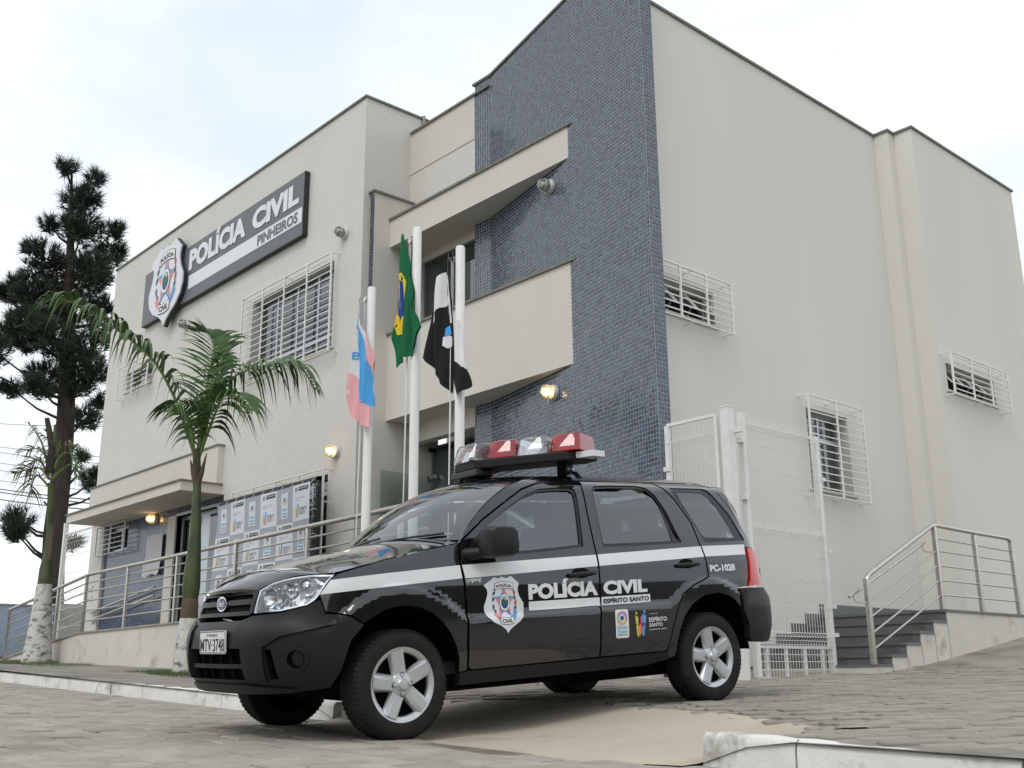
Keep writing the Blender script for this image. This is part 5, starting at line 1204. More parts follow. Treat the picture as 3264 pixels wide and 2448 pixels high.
# ---- windshield, roof, tail
WE = [(-.44, 1.108), (-.50, 1.182), (-.60, 1.277), (-.73, 1.374), (-.885, 1.462), (-1.01, 1.502)]
WP = [bm2(s, z, 1, -.006) for s, z in WE]
def wind(u, v, o=0):
    x, y, z = curve(WP, u); k = 1-v*v; return (x+lerp(.13, .11, u)*k+o*.7, y*v, z+lerp(.025, .045, u)*k+o*.7)
def sheet(name, f, u0, u1, v0, v1, nu, nv, m, par, up=True):
    V = [f(lerp(u0, u1, i/nu), lerp(v0, v1, j/nv)) for i in range(nu+1) for j in range(nv+1)]
    F = [(i*(nv+1)+j, (i+1)*(nv+1)+j, (i+1)*(nv+1)+j+1, i*(nv+1)+j+1) for i in range(nu) for j in range(nv)]
    o = mesh_obj(name, V, F, m, par, smooth=True)
    if (sum(p.normal.z for p in o.data.polygons) < 0) == up: o.data.flip_normals()
    return o
wsd = sheet('windshield', wind, 0, 1, -1, 1, 14, 24, M['wind_glass'], CAR)
sheet('windshield_frit', lambda u, v: wind(u, v, -.002), 0, .045, -1, 1, 2, 24, M['black_gloss'], wsd); sheet('windshield_frit', lambda u, v: wind(u, v, -.002), .96, 1, -1, 1, 2, 24, M['black_gloss'], wsd)
for v in (-1, 1): sheet('windshield_frit', lambda u, w_, v=v: wind(u, v*(1-.03*w_), -.002), 0, 1, 0, 1, 14, 2, M['black_gloss'], wsd)
RE = [(-1.01, 1.506), (-1.10, 1.528), (-1.25, 1.549), (-1.625, 1.567), (-2.0, 1.575), (-2.37, 1.579), (-2.60, 1.574), (-2.76, 1.558)]
RP = [bm2(s, z, 1, -.004) for s, z in RE]
def roof(u, v, o=0):
    x, y, z = curve(RP, u); k = 1-v*v; return (x+lerp(.11, -.22, u)*k, y*v, z+.045*(1-abs(v)**2.4)+o-.05*k*max(0, u-.85)/.15)
sheet('roof', roof, 0, 1, -1, 1, 24, 24, M['paint'], CAR)
# cowl and wipers
sheet('cowl', lambda u, v: tuple(a*(1-u)+b*u for a, b in zip(hood(1, v, -.012), wind(0, v, -.008))), -.05, 1.0, -1, 1, 2, 16, M['plastic'], CAR)
for y0_, y1_ in ((.05, .60), (-.55, .02)):
    P = [wind(lerp(.02, .10, t), lerp(y0_, y1_, t)/.72, .015) for t in np.linspace(0, 1, 6)]
    MB().tube(P, .008, 6).build('wiper', M['black_gloss'], CAR)
# tailgate and rear bumper wrap round the back
rw_l = [(-3.10, 1.06), (-3.01, 1.19), (-2.94, 1.33), (-2.85, 1.46), (-2.80, 1.52)]
tg = [(-3.16, .78), (-3.14, 1.04)]+rw_l
TGP = tg+[(2*SMIN-s, z) for s, z in tg[::-1]]
twn = [(-3.20, 1.12), (-3.08, 1.40), (2*SMIN+3.08, 1.40), (2*SMIN+3.20, 1.12)]
tgo = surf('tailgate', TGP, SL, M['paint'], CAR, sp=.12, holes=[twn], rim=.03); surf('window', twn, SL, M['car_glass'], tgo, sp=.15, off=-.015)
rbp = [(-2.79, .762), (-2.80, .60), (-2.845, .50), (-2.84, .42), (-2.87, .385), (-3.0, .375)]
rb_ = surf('rear_bumper', rbp+[(2*SMIN-s, z) for s, z in rbp[::-1]], SL, M['plastic'], CAR, sp=.07, off=.016, rim=.05)
TLP = [(-2.905, .778), (-2.925, .82), (-2.965, 1.0), (-2.972, 1.05), (-3.06, 1.047), (-3.10, 1.02), (-3.13, .99), (-3.20, .97), (-3.215, .86), (-3.17, .785), (-3.12, .778)]
for fm in (SL, SRt):
    tl = surf('tail_light', TLP, fm, M['red_lens'], CAR, sp=.04, off=.014, rim=.04)
    surf('reversing_lens', [(-3.10, .86), (-3.11, .90), (-3.205, .895), (-3.21, .86)], fm, M['decal'], tl, off=.017)
surf('fuel_flap_line', circ((-2.72, .922), .058, 24), SL, M['black_gloss'], QP, holes=[circ((-2.72, .922), .0565, 24)], off=.001)
# ---- underside, wells, interior
MB().box(-2.95, .20, -.55, .55, .22, .32).build('floor_pan', M['liner'], CAR)
MB().tube([(-1.6, .35, .21), (-2.9, .42, .22)], .035, 10).build('exhaust', M['liner'], CAR, smooth=True)
for cx in (0, -WB):
    MB().tube([(cx, -.65, RW), (cx, .65, RW)], .04, 8).build('axle', M['liner'], CAR)
    for sg in (1, -1):
        V = []; F = []; n = 16
        for i in range(n+1):
            a = math.pi*(.02+.96*i/n); 
            for y in (.30, .775): V.append((cx+.445*math.cos(a), sg*y, RW+.445*math.sin(a)))
        for i in range(n): F.append((2*i, 2*i+1, 2*i+3, 2*i+2))
        k = len(V); V.append((cx, sg*.30, RW)); F += [(2*i, 2*i+2, k) for i in range(n)]
        mesh_obj('wheel_well', V, F, M['liner'], CAR, smooth=False)
def rbox(name, c, s, m, par, b=.04, rot=None):
    mb = MB().box(-s[0]/2, s[0]/2, -s[1]/2, s[1]/2, -s[2]/2, s[2]/2)
    R3 = Matrix.Rotation(rot or 0, 4, 'Y'); o = mb.build(name, m, par, smooth=True, bevel=b)
    me = o.data; T = Matrix.Translation(c) @ R3
    me.transform(T); return o
MB().box(-2.7, -.35, -.70, .70, .33, .40).build('cabin_floor', M['dash'], CAR)
rbox('dashboard', (-.60, 0, .93), (.42, 1.36, .22), M['dash'], CAR, .06)
for y, lb in ((.36, 'driver'), (-.36, 'front')):
    s_ = rbox('front_seat', (-1.12, y, .62), (.52, .48, .18), M['seat'], CAR, .06)
    rbox('backrest', (-1.40, y, .93), (.16, .47, .62), M['seat'], s_, .06, -.22); rbox('headrest', (-1.50, y, 1.30), (.10, .27, .20), M['seat'], s_, .045, -.12)
    for dy in (-.06, .06): MB().tube([(-1.475, y+dy, 1.2), (-1.495, y+dy, 1.28)], .008, 6).build('headrest_stem', M['steel'], s_)
rs = rbox('rear_seat', (-2.0, 0, .62), (.5, 1.3, .18), M['seat'], CAR, .06); rbox('backrest', (-2.26, 0, .93), (.16, 1.3, .58), M['seat'], rs, .06, -.2)
for y in (.38, -.38): rbox('headrest', (-2.35, y, 1.27), (.09, .26, .17), M['seat'], rs, .04, -.1)
mb = MB().tube([(-.90+.05*math.sin(a)*0+.17*math.sin(a)*.35, .36+.18*math.cos(a), 1.0+.17*math.sin(a)) for a in np.linspace(0, 2*math.pi, 25)], .014, 6, False); mb.build('steering_wheel', M['dash'], CAR, smooth=True)
# partition mesh behind the rear seat
mb = MB()
for y in np.arange(-.6, .61, .035): mb.tube([(-2.42, y, .95), (-2.38, y, 1.46)], .003, 4, False)
for z in np.arange(.98, 1.46, .035): mb.tube([(-2.42+.04*(z-.95)/.5, -.6, z), (-2.42+.04*(z-.95)/.5, .6, z)], .003, 4, False)
o = mb.build('cage_mesh', M['white_metal'], CAR); o['kind'] = 'stuff'
# ---- wheels
def wheel(name_x, y, sgn, hero):
    W = MB().lathe([(.0, -.02), (.19, -.02), (.205, .0), (.205, .012), (.19, .016), (.186, .004), (.0, -.004)], 40, (0, 0, 0), 'y')
    prof = [(.205, -.10), (.225, -.105), (.262, -.104), (.287, -.092), (.299, -.075), (.303, -.05), (.3035, -.046), (.297, -.044), (.297, -.036), (.3035, -.034), (.304, -.006), (.297, -.004), (.297, .004), (.304, .006), (.3035, .034), (.297, .036), (.297, .044), (.3035, .046), (.303, .05), (.299, .075), (.287, .092), (.262, .104), (.240, .1045), (.225, .105), (.205, .10)]
    ty = MB().lathe(prof, 72, (0, 0, 0), 'y')
    grp = []
    t = bpy.data.objects.new('wheel', None); link(t); t.empty_display_size = .2; t.parent = CAR; t.location = (name_x, y, RW)
    if sgn < 0: t.rotation_euler = (0, 0, math.pi)
    def B(mb, nm, m_, sm=True):
        o = mesh_obj(nm, mb.v, mb.f, m_, None); o.parent = t
        bm = bmesh.new(); bm.from_mesh(o.data); bmesh.ops.recalc_face_normals(bm, faces=bm.faces[:]); bm.to_mesh(o.data); bm.free()
        if sm: auto_smooth(o, 35)
        return o
    B(ty, 'tyre', M['rubber'])
    tb = MB()
    for i in range(64):
        a = 2*math.pi*i/64
        for s2 in (-1, 1):
            aa = a+(math.pi/64 if s2 > 0 else 0)
            v = []
            for da in (-.030, .030):
                for r, yy in ((.3005, .052), (.3005, .078), (.286, .0945), (.29, .05)): v.append(((r+.0035)*math.cos(aa+da), s2*yy, (r+.0035)*math.sin(aa+da)))
            tb.add(v, [(0, 1, 5, 4), (1, 2, 6, 5), (0, 3, 2, 1), (4, 5, 6, 7), (2, 3, 7, 6), (3, 0, 4, 7)])
    o = B(tb, 'tread_blocks', M['rubber'], False); o['kind'] = 'stuff'
    # dark steel wheel behind the cover
    B(MB().lathe([(.0, .03), (.10, .03), (.15, .02), (.19, .04), (.203, .085), (.206, .1)], 40, (0, 0, 0), 'y'), 'rim', M['liner'])
    hub = MB().lathe([(.172, .062), (.176, .080), (.190, .092), (.205, .096), (.2065, .088), (.203, .07)], 48, (0, 0, 0), 'y')
    hc = B(hub, 'hubcap', M['silver'])
    sp_ = MB()
    for i in range(5):
        a = math.radians(80-72*i); ca_, sa_ = math.cos(a), math.sin(a)
        def pt(r, w_, yy): return (r*ca_-w_*sa_, yy, r*sa_+w_*ca_)
        v = [pt(.055, -.036, .088), pt(.055, .036, .088), pt(.190, .040, .094), pt(.190, -.040, .094), pt(.050, -.046, .062), pt(.050, .046, .062), pt(.190, .054, .070), pt(.190, -.054, .070), pt(.085, -.018, .0905), pt(.085, .018, .0905), pt(.188, .024, .0985), pt(.188, -.024, .0985)]
        sp_.add(v, [(8, 9, 10, 11), (0, 8, 11, 3), (9, 1, 2, 10), (0, 3, 7, 4), (1, 5, 6, 2), (0, 1, 9, 8), (3, 11, 10, 2, 6, 7), (0, 4, 5, 1)])
    o = B(sp_, 'spokes', M['silver'], False); 
    cp = MB().lathe([(.0001, .112), (.026, .110), (.030, .100), (.038, .094), (.064, .090), (.075, .078), (.078, .06)], 32, (0, 0, 0), 'y')
    B(cp, 'hub_cover', M['silver'])
    for i in range(4):
        a = math.radians(45+45+90*i); nb = MB().lathe([(.0001, .101), (.0085, .100), (.0095, .09), (.0135, .0905), (.0135, .085)], 10, (.050*math.cos(a), 0, .050*math.sin(a)), 'y'); B(nb, 'bolt', M['silver'])
        nb = MB().lathe([(.0135, .092), (.0175, .0915), (.0175, .088)], 14, (.050*math.cos(a), 0, .050*math.sin(a)), 'y'); B(nb, 'bolt_ring', M['black_gloss'])
    return t
for x in (0, -WB):
    wheel(x, .735, -1 if False else 1, True)
    wheel(x, -.735, -1, False)
# ---- light bar: a V of pods on a black base
def lensmat(name, tint, body, k):
    m = glassy(name, tint, .03, .04); n = m.node_tree.nodes; l = m.node_tree.links
    d = n.new('ShaderNodeBsdfDiffuse'); d.inputs[0].default_value = (*body, 1); t = n.new('ShaderNodeBsdfTranslucent'); t.inputs[0].default_value = (*body, 1)
    a = n.new('ShaderNodeMixShader'); a.inputs[0].default_value = .5; l.new(d.outputs[0], a.inputs[1]); l.new(t.outputs[0], a.inputs[2])
    tr = [x for x in n if x.type == 'BSDF_TRANSPARENT'][0]; mx = [x for x in n if x.type == 'MIX_SHADER' and x is not a][0]
    b = n.new('ShaderNodeMixShader'); b.inputs[0].default_value = k; l.new(tr.outputs[0], b.inputs[1]); l.new(a.outputs[0], b.inputs[2]); l.new(b.outputs[0], mx.inputs[1])
    return m
M['pod_red'] = lensmat('red_beacon_lens', (.75, .03, .03), (.62, .015, .02), .55); M['pod_clear'] = lensmat('clear_beacon_lens', (.93, .93, .93), (.75, .75, .76), .28)
M['pod_red_core'] = mat('red_beacon_core', (.60, .02, .025), .3)
LBR = MB(); zb0 = 1.628
apex = (-1.16, 0); ends = (-1.53, .62)
def arm(t, sg): return Vector((lerp(apex[0], ends[0], t), sg*lerp(apex[1], ends[1], t), 0))
poly = [(-1.03, -.12), (-1.03, .12), (-1.40, .70), (-1.66, .70), (-1.66, .58), (-1.33, .08), (-1.33, -.08), (-1.66, -.58), (-1.66, -.70), (-1.40, -.70)]
LB = LBR.prism(poly, zb0+.02, zb0+.085, 'z').build('light_bar', M['plastic'], CAR, bevel=.012)
def pod(c, ang, m_lens, core, w_=.235, dd=.32, h=.125):
    q = Matrix.Translation((c.x, c.y, zb0+.088)) @ Matrix.Rotation(ang, 4, 'Z')
    ring0 = [(-dd/2, -w_/2), (dd/2-.03, -w_/2), (dd/2, -w_/2+.03), (dd/2, w_/2-.03), (dd/2-.03, w_/2), (-dd/2, w_/2)]
    V = []
    for hz, kx, ky in ((0, 1, 1), (h*.75, .88, .90), (h*.95, .82, .85), (h, .70, .76)):
        for a, b in ring0: V.append(tuple(q @ Vector((a*kx-(.02*hz/h), b*ky, hz))))
    n = 6; F = [(r*n+i, r*n+(i+1) % n, (r+1)*n+(i+1) % n, (r+1)*n+i) for r in range(3) for i in range(n)]+[tuple(3*n+i for i in range(n))]
    mb = MB().add(V, F); o = mb.build('lens', m_lens, LB, smooth=True)
    V = [tuple(q @ Vector((a, b, z))) for z, s in ((.004, .62), (h*.62, .45)) for a, b in ((-.10*s*1.6, -.13*s), (.10*s*1.6, -.13*s), (.10*s*1.6, .13*s), (-.10*s*1.6, .13*s))]
    mb = MB().add(V, [(4, 5, 6, 7), (0, 1, 5, 4), (1, 2, 6, 5), (2, 3, 7, 6), (3, 0, 4, 7)]); mb.build('reflector', core, LB)
    mb = MB().tube([tuple(q @ Vector((.06, 0, .0))), tuple(q @ Vector((.06, 0, .06)))], [.03, .02], 10); mb.build('bulb', M['reflector'] if m_lens is M['pod_clear'] else M['pod_red_core'], LB, smooth=True)
for k, t in enumerate((.0, .32, .64, .97)):
    for sg in ((1,) if k == 0 else (1, -1)):
        c = arm(t, sg); red = k % 2 == 1
        pod(c, sg*math.radians(28 if k else 0), M['pod_red'] if red else M['pod_clear'], M['pod_red_core'] if red else M['reflector'], .245 if k == 0 else .225)
for sg in (1, -1):
    MB().box(-1.56, -1.50, sg*.50-.05, sg*.50+.05, 1.575, zb0+.025).build('mount', M['black_gloss'], LB)
    MB().add([(-1.56, sg*.50, 1.60), (-1.50, sg*.50, 1.60), (-1.50, sg*.585, 1.592), (-1.56, sg*.585, 1.592), (-1.56, sg*.66, 1.53), (-1.50, sg*.66, 1.53)], [(0, 1, 2, 3), (3, 2, 5, 4)]).build('strap', M['black_gloss'], LB)
    for x in (-1.545, -1.515): MB().ellipsoid((x, sg*.555, 1.612), (.010, .010, .010), 10, 6).build('bolt', M['chrome'], LB, smooth=True)
MB().box(-1.16, -1.02, -.16, .16, 1.60, zb0+.02).build('siren_box', M['black_gloss'], LB, bevel=.01)
tg_ = MB().prism([(-1.60, .71), (-1.62, .82), (-1.50, .84), (-1.46, .71)], zb0+.035, zb0+.075, 'z').build('maker_tab', M['decal'], LB)
MB().tube([(-1.10, -.18, roof(.06, -.2)[2]), (-1.14, -.18, roof(.06, -.2)[2]+.06)], [.022, .008], 8).build('antenna', M['black_gloss'], CAR, smooth=True)
# ================================================================== trees, grass, cables, far things
M['bark'] = mat('pine_bark', (.045, .036, .03), .95, var=.45, vscale=9, bump=.9, bscale=14, stretch=(1, 1, .3))
M['needles'] = mat('pine_needles', (.030, .046, .026), .6, var=.5, vscale=1.3, col2=(.012, .020, .012))
M['frond'] = mat('palm_leaf', (.075, .150, .025), .42, spec=.5, var=.4, vscale=3.5, col2=(.022, .062, .018))
M['frond_dry'] = mat('withered_palm_leaf', (.20, .18, .075), .8, col2=(.075, .085, .03), vscale=6)
M['rachis'] = mat('palm_rachis', (.13, .20, .05), .5)
M['palm_green'] = mat('green_crownshaft', (.06, .085, .018), .5, var=.35, vscale=7, col2=(.022, .036, .012), stretch=(1, 1, .5), dirt=(.10, .085, .05), dirt_scale=5, dirt_lo=.56, dirt_hi=.7)
M['palm_brown'] = mat('dry_sheath', (.115, .085, .055), .85, var=.3, vscale=8)
M['whitewash'] = mat('whitewashed_trunk', (.58, .57, .53), .9, var=.1, vscale=9, bump=.7, bscale=24, dirt=(.14, .13, .12), dirt_scale=7, dirt_lo=.50, dirt_hi=.62, stretch=(1, 1, 1.6))
M['grass'] = mat('short_grass', (.07, .11, .03), .8, var=.4, vscale=9)
# ---- pine
PB = (-31.92, 11.0, .7)
pine = thing('pine_tree', 'tall dark pine rising behind the left end of the building', 'tree', PB)
TR = [(-31.93, 10.99, .4), (-32.02, 10.89, 2.61), (-32.08, 10.83, 4.2), (-32.07, 10.84, 6.24), (-32.1, 10.81, 7.65), (-32.16, 10.74, 9.09), (-32.27, 10.61, 11.31), (-32.39, 10.47, 13.62), (-32.51, 10.34, 15.69)]
MB().tube(TR, [.36, .33, .31, .28, .26, .23, .17, .10, .03], 14).build('trunk', M['bark'], pine, smooth=True)
CL = [((-32.51, 10.34, 15.66), 18), ((-31.98, 10.94, 15.44), 16), ((-32.4, 10.47, 14.73), 25), ((-31.95, 10.97, 14.56), 24), ((-32.49, 10.36, 13.94), 24), ((-32.08, 10.82, 13.62), 34), ((-31.33, 11.67, 13.42), 18), ((-31.51, 11.46, 12.91), 26), ((-32.77, 10.05, 13.78), 16), ((-33.25, 9.52, 13.01), 10), ((-32.84, 9.97, 12.69), 34), ((-32.35, 10.52, 12.53), 45), ((-31.76, 11.19, 12.22), 34), ((-33.37, 9.38, 12.09), 40), ((-32.85, 9.97, 11.47), 45), ((-32.26, 10.63, 11.16), 45), ((-31.64, 11.32, 11.15), 32), ((-33.68, 9.03, 11.79), 22), ((-33.55, 9.18, 10.73), 40), ((-32.95, 9.85, 10.28), 40), ((-32.37, 10.51, 9.97), 35), ((-31.8, 11.14, 9.96), 34), ((-31.51, 11.46, 9.08), 24), ((-33.36, 9.4, 9.4), 30), ((-32.82, 10.0, 9.1), 34), ((-32.44, 10.42, 8.37), 24), ((-31.81, 11.13, 8.65), 26), ((-31.46, 11.52, 8.21), 20), ((-31.55, 11.42, 7.5), 22), ((-33.24, 9.53, 8.52), 16), ((-31.95, 10.97, 9.38), 30),
      ((-31.59, 11.38, 5.89), 22), ((-31.32, 11.68, 5.54), 16), ((-32.81, 10.01, 4.61), 22), ((-32.6, 10.25, 4.2), 20), ((-32.87, 9.95, 4.21), 14), ((-31.77, 11.17, 3.92), 12), ((-31.67, 11.29, 6.45), 8), ((-34.3, 8.6, 10.4), 34), ((-34.2, 8.7, 11.6), 30), ((-34.1, 8.8, 9.2), 26)]
def trunk_at(z):
    for a, b in zip(TR, TR[1:]):
        if z <= b[2]: t = (z-a[2])/(b[2]-a[2]); return Vector([lerp(a[i], b[i], t) for i in range(3)])
    return Vector(TR[-1])
V = []; F = []; br = MB(); rp = random.Random(4)
for c, r in CL:
    c = Vector(c); R = r*.0142*1.45; dz = rp.uniform(.2, .9) if c.z < 15 else .3
    c = c+Vector((.667, .745, 0))*0+Vector((-.745, .667, 0))*rp.uniform(-.9, .9)*(R/.5)          # spread in depth
    s0 = trunk_at(max(1.5, c.z-dz-R*.4)); mid = s0.lerp(c, .5)+Vector((0, 0, -.12))
    br.tube([s0, mid, c], [.055, .035, .012], 6)
    nt_ = int(14+R*R*170)
    for i in range(nt_):
        d = Vector((rp.gauss(0, 1), rp.gauss(0, 1), rp.gauss(0, 1))).normalized(); q = c+Vector((d.x, d.y, d.z*.85))*R*rp.uniform(.25, 1.0)**.6
        ax = (d*.7+Vector((0, 0, .75))+Vector((rp.gauss(0, .3), rp.gauss(0, .3), 0))).normalized()
        if rp.random() < .25: br.tube([c.lerp(q, .3), q], [.012, .006], 4, False)
        L_ = rp.uniform(.26, .42)
        a = ax.orthogonal().normalized(); b = ax.cross(a)
        for k in range(22):
            an = rp.uniform(0, 6.283); sp_ = rp.uniform(.15, 1.0); dd = (ax*(1-.45*sp_)+(a*math.cos(an)+b*math.sin(an))*sp_).normalized()
            o0 = q-ax*rp.uniform(0, .22); sd2 = dd.cross(Vector((rp.gauss(0, 1), rp.gauss(0, 1), rp.gauss(0, 1)))).normalized()*.013
            t = o0+dd*L_*rp.uniform(.7, 1.1); k0 = len(V)
            V += [tuple(o0-sd2), tuple(o0+sd2), tuple(t)]; F.append((k0, k0+1, k0+2))
br.build('branches', M['bark'], pine, smooth=True)
o = mesh_obj('crown', V, F, M['needles'], pine); o['kind'] = 'stuff'
for z, dx, dy, l_ in ((4.05, -.55, -.75, .9), (3.3, .35, .45, .6), (4.9, -.5, -.5, .6), (5.6, .5, .5, .7), (7.0, -.5, -.6, .8), (6.6, .45, .5, .6)):
    s0 = trunk_at(z); MB().tube([s0, s0+Vector((dx, dy, .1))*l_*.6, s0+Vector((dx, dy, .35))*l_], [.06, .045, .02], 6).build('dead_branch', M['bark'], pine, smooth=True)
# ---- palms
def frond_mesh(pts, Lmax, n, mat_, parent, up=Vector((0, 0, 1)), droop=.6, wid=.028, seed=1, spread=1.0, miss=0.0, vform=.55):
    rq = random.Random(seed); pts = [Vector(p) for p in pts]
    def C(t): return Vector(curve([tuple(p) for p in pts], t))
    mb = MB().tube([C(i/16) for i in range(17)], [lerp(.024, .004, i/16) for i in range(17)], 6)
    fo = mb.build('frond', M['rachis'] if mat_ is M['frond'] else M['frond_dry'], parent, smooth=True)
    V = []; F = []
    for i in range(n):
        t = .16+.84*(i+.5)/n; p = C(t); tg = (C(min(1, t+.02))-C(max(0, t-.02))).normalized()
        sd2 = tg.cross(up)
        if sd2.length < .1: sd2 = tg.cross(Vector((.7, .7, 0)))
        sd2.normalize(); nn = sd2.cross(tg).normalized()
        for s_ in (-1, 1):
            if rq.random() < miss: continue
            L_ = Lmax*(math.sin(math.pi*min(1, .18+t*.80))**.7)*rq.uniform(.82, 1.1)
            d = (sd2*s_*spread+tg*rq.uniform(.35, .75)+nn*rq.uniform(vform*.4, vform*1.2)).normalized()
            w0 = wid*rq.uniform(.8, 1.2); seg = 6; prev = p; row = []; dr = droop*rq.uniform(.7, 1.4)
            wv = (tg*.8+nn*.4*s_).normalized()
            for k in range(seg+1):
                f = k/seg; q = p+d*L_*f+Vector((0, 0, -1))*dr*L_*f*f*(.6+.4*f)
                ww = w0*(.45+1.2*f if f < .3 else (1-f)*1.15+.02); row.append((q-wv*ww*.5, q+nn*ww*.12, q+wv*ww*.5))
            k0 = len(V)
            for r in row: V += [tuple(a) for a in r]
            for k in range(seg):
                a = k0+k*3; F += [(a, a+1, a+4, a+3), (a+1, a+2, a+5, a+4)]
    mesh_obj('leaflets', V, F, mat_, fo, smooth=True)
    return fo
P1b = (-13.026, 6.15, .09)
palm = thing('palm_tree', 'leafy young palm with whitewashed base in front of the canopy', 'palm tree', P1b)
bx_, by_ = P1b[0], P1b[1]
MB().lathe([(.0, -.1), (.165, -.1), (.16, .12), (.145, .3), (.125, .5), (.112, .70)], 20, (bx_, by_, .06)).build('trunk_base', M['whitewash'], palm, smooth=True)
MB().lathe([(.112, .70), (.108, .74), (.112, .75), (.104, .84), (.108, .85), (.098, .95), (.0, .95)], 20, (bx_, by_, .06)).build('trunk_rings', M['palm_brown'], palm, smooth=True)
MB().tube([(bx_, by_, 1.0), (bx_, by_, 1.15), (bx_+.005, by_, 1.35), (bx_+.02, by_, 1.7), (bx_-.0, by_, 2.1), (bx_-.03, by_, 2.45), (bx_-.07, by_, 2.75), (bx_-.11, by_, 2.95)], [.098, .112, .104, .078, .063, .052, .046, .04], 16).build('crownshaft', M['palm_green'], palm, smooth=True)
for dx, dy, h in ((.05, .02, .42), (-.03, -.03, .36), (.02, -.05, .50)): MB().tube([(bx_-.04, by_, 2.45), (bx_-.05+dx*1.6, by_+dy, 2.62), (bx_-.06+dx*3.2, by_+dy*2, 2.45+h)], [.045, .034, .006], 6).build('dry_sheath', M['palm_brown'], palm, smooth=True)
FA = [(-13.14, 6.13, 2.85), (-13.2, 5.9, 3.46), (-13.28, 5.61, 4.0), (-13.35, 5.34, 4.26), (-13.45, 5.04, 4.48), (-13.6, 4.68, 4.72), (-13.73, 4.34, 4.82), (-13.73, 4.15, 4.65)]
FBp = [(-13.14, 6.16, 2.85), (-13.17, 6.25, 3.41), (-13.11, 6.44, 3.86), (-12.97, 6.72, 4.11), (-12.74, 7.1, 4.23), (-12.63, 7.36, 4.18), (-12.56, 7.56, 3.89)]
FC = [(-13.14, 6.16, 2.85), (-13.24, 6.25, 3.61), (-13.35, 6.35, 4.13), (-13.46, 6.44, 4.5), (-13.65, 6.43, 4.75), (-13.92, 6.33, 4.83)]
FD_ = [(-13.16, 6.13, 2.85), (-13.0, 5.97, 3.25), (-12.88, 5.75, 3.46), (-12.77, 5.53, 3.3)]
FE_ = [(-13.13, 6.17, 2.85), (-13.08, 6.16, 3.29), (-13.02, 6.14, 3.55)]
FH = [(-13.12, 6.18, 2.85), (-12.88, 6.23, 3.35), (-12.66, 6.25, 3.59), (-12.37, 6.35, 3.58), (-12.12, 6.4, 3.33)]
FI_ = [(-13.13, 6.17, 2.85), (-13.14, 6.31, 3.51), (-13.17, 6.43, 4.01), (-13.25, 6.48, 4.38)]
for i, (c_, L_, n_, dr, sp_) in enumerate(((FA, .85, 44, .85, 1.0), (FBp, .68, 40, 1.0, 1.0), (FC, .66, 38, .3, .8), (FD_, .5, 20, .9, .9), (FE_, .6, 14, .1, .25), (FH, .62, 28, 1.0, 1.0), (FI_, .6, 28, .5, .8))):
    frond_mesh(c_, L_, n_, M['frond'], palm, droop=dr, seed=20+i, spread=sp_, wid=.07)
P2b = (-19.94, 6.65, .26)
palm2 = thing('palm_tree', 'withered palm with broken crown and whitewashed base at far left', 'palm tree', P2b)
bx_, by_ = P2b[0], P2b[1]
MB().lathe([(.0, -.1), (.27, -.1), (.262, .05), (.23, .3), (.195, .6), (.165, .95), (.145, 1.25), (.13, 1.42)], 22, (bx_, by_, .26)).build('trunk_base', M['whitewash'], palm2, smooth=True)
MB().tube([(bx_, by_, 1.66), (bx_, by_, 1.78), (bx_, by_, 1.95), (bx_-.02, by_, 2.2), (bx_, by_-.0, 2.6), (bx_-.03, by_-.03, 3.1), (bx_-.06, by_-.06, 3.5)], [.125, .12, .115, .07, .055, .06, .05], 14).build('crownshaft', M['palm_green'], palm2, smooth=True)
MB().tube([(bx_+.05, by_+.02, 2.1), (bx_+.02, by_+.02, 2.6), (bx_-.02, by_, 3.0)], [.03, .05, .02], 8).build('dry_sheath', M['palm_brown'], palm2, smooth=True)
MB().tube([(-20.02, 6.56, 3.7), (-20.02, 6.56, 4.16), (-20.12, 6.44, 4.71)], [.09, .075, .045], 8).build('broken_spear', M['bark'], palm2, smooth=True)
MB().tube([(-20.02, 6.56, 3.9), (-20.0, 6.58, 4.3), (-20.01, 6.56, 4.59)], [.05, .045, .02], 8).build('broken_spear', M['palm_green'], palm2, smooth=True)
for i, c_ in enumerate(([(-20.02, 6.56, 3.64), (-20.09, 6.48, 3.99), (-20.18, 6.38, 4.12), (-20.27, 6.28, 4.14), (-20.42, 6.11, 4.07)], [(-20.02, 6.56, 3.57), (-20.12, 6.45, 3.85), (-20.21, 6.35, 3.92), (-20.23, 6.32, 3.78)], [(-20.01, 6.57, 3.71), (-19.99, 6.6, 4.06), (-19.88, 6.72, 4.2), (-19.78, 6.82, 4.2), (-19.73, 6.89, 4.17)], [(-19.99, 6.59, 3.71), (-19.91, 6.68, 3.99), (-19.82, 6.78, 4.06), (-19.74, 6.88, 3.92), (-19.69, 6.92, 3.71)], [(-20.03, 6.55, 3.71), (-20.14, 6.42, 4.21), (-20.25, 6.3, 4.46), (-20.36, 6.18, 4.64)], [(-20.01, 6.57, 3.57), (-20.15, 6.41, 3.78), (-20.32, 6.22, 3.74), (-20.44, 6.09, 3.68)], [(-19.98, 6.6, 3.57), (-19.85, 6.75, 3.78), (-19.76, 6.85, 3.83), (-19.71, 6.9, 3.67)], [(-20.01, 6.57, 3.43), (-20.16, 6.4, 3.64), (-20.21, 6.34, 3.5), (-20.21, 6.34, 3.34)])):
    frond_mesh(c_, .6, 15, M['frond_dry'] if i % 3 else M['frond'], palm2, droop=.9, seed=50+i, wid=.034, miss=.25, spread=.8)
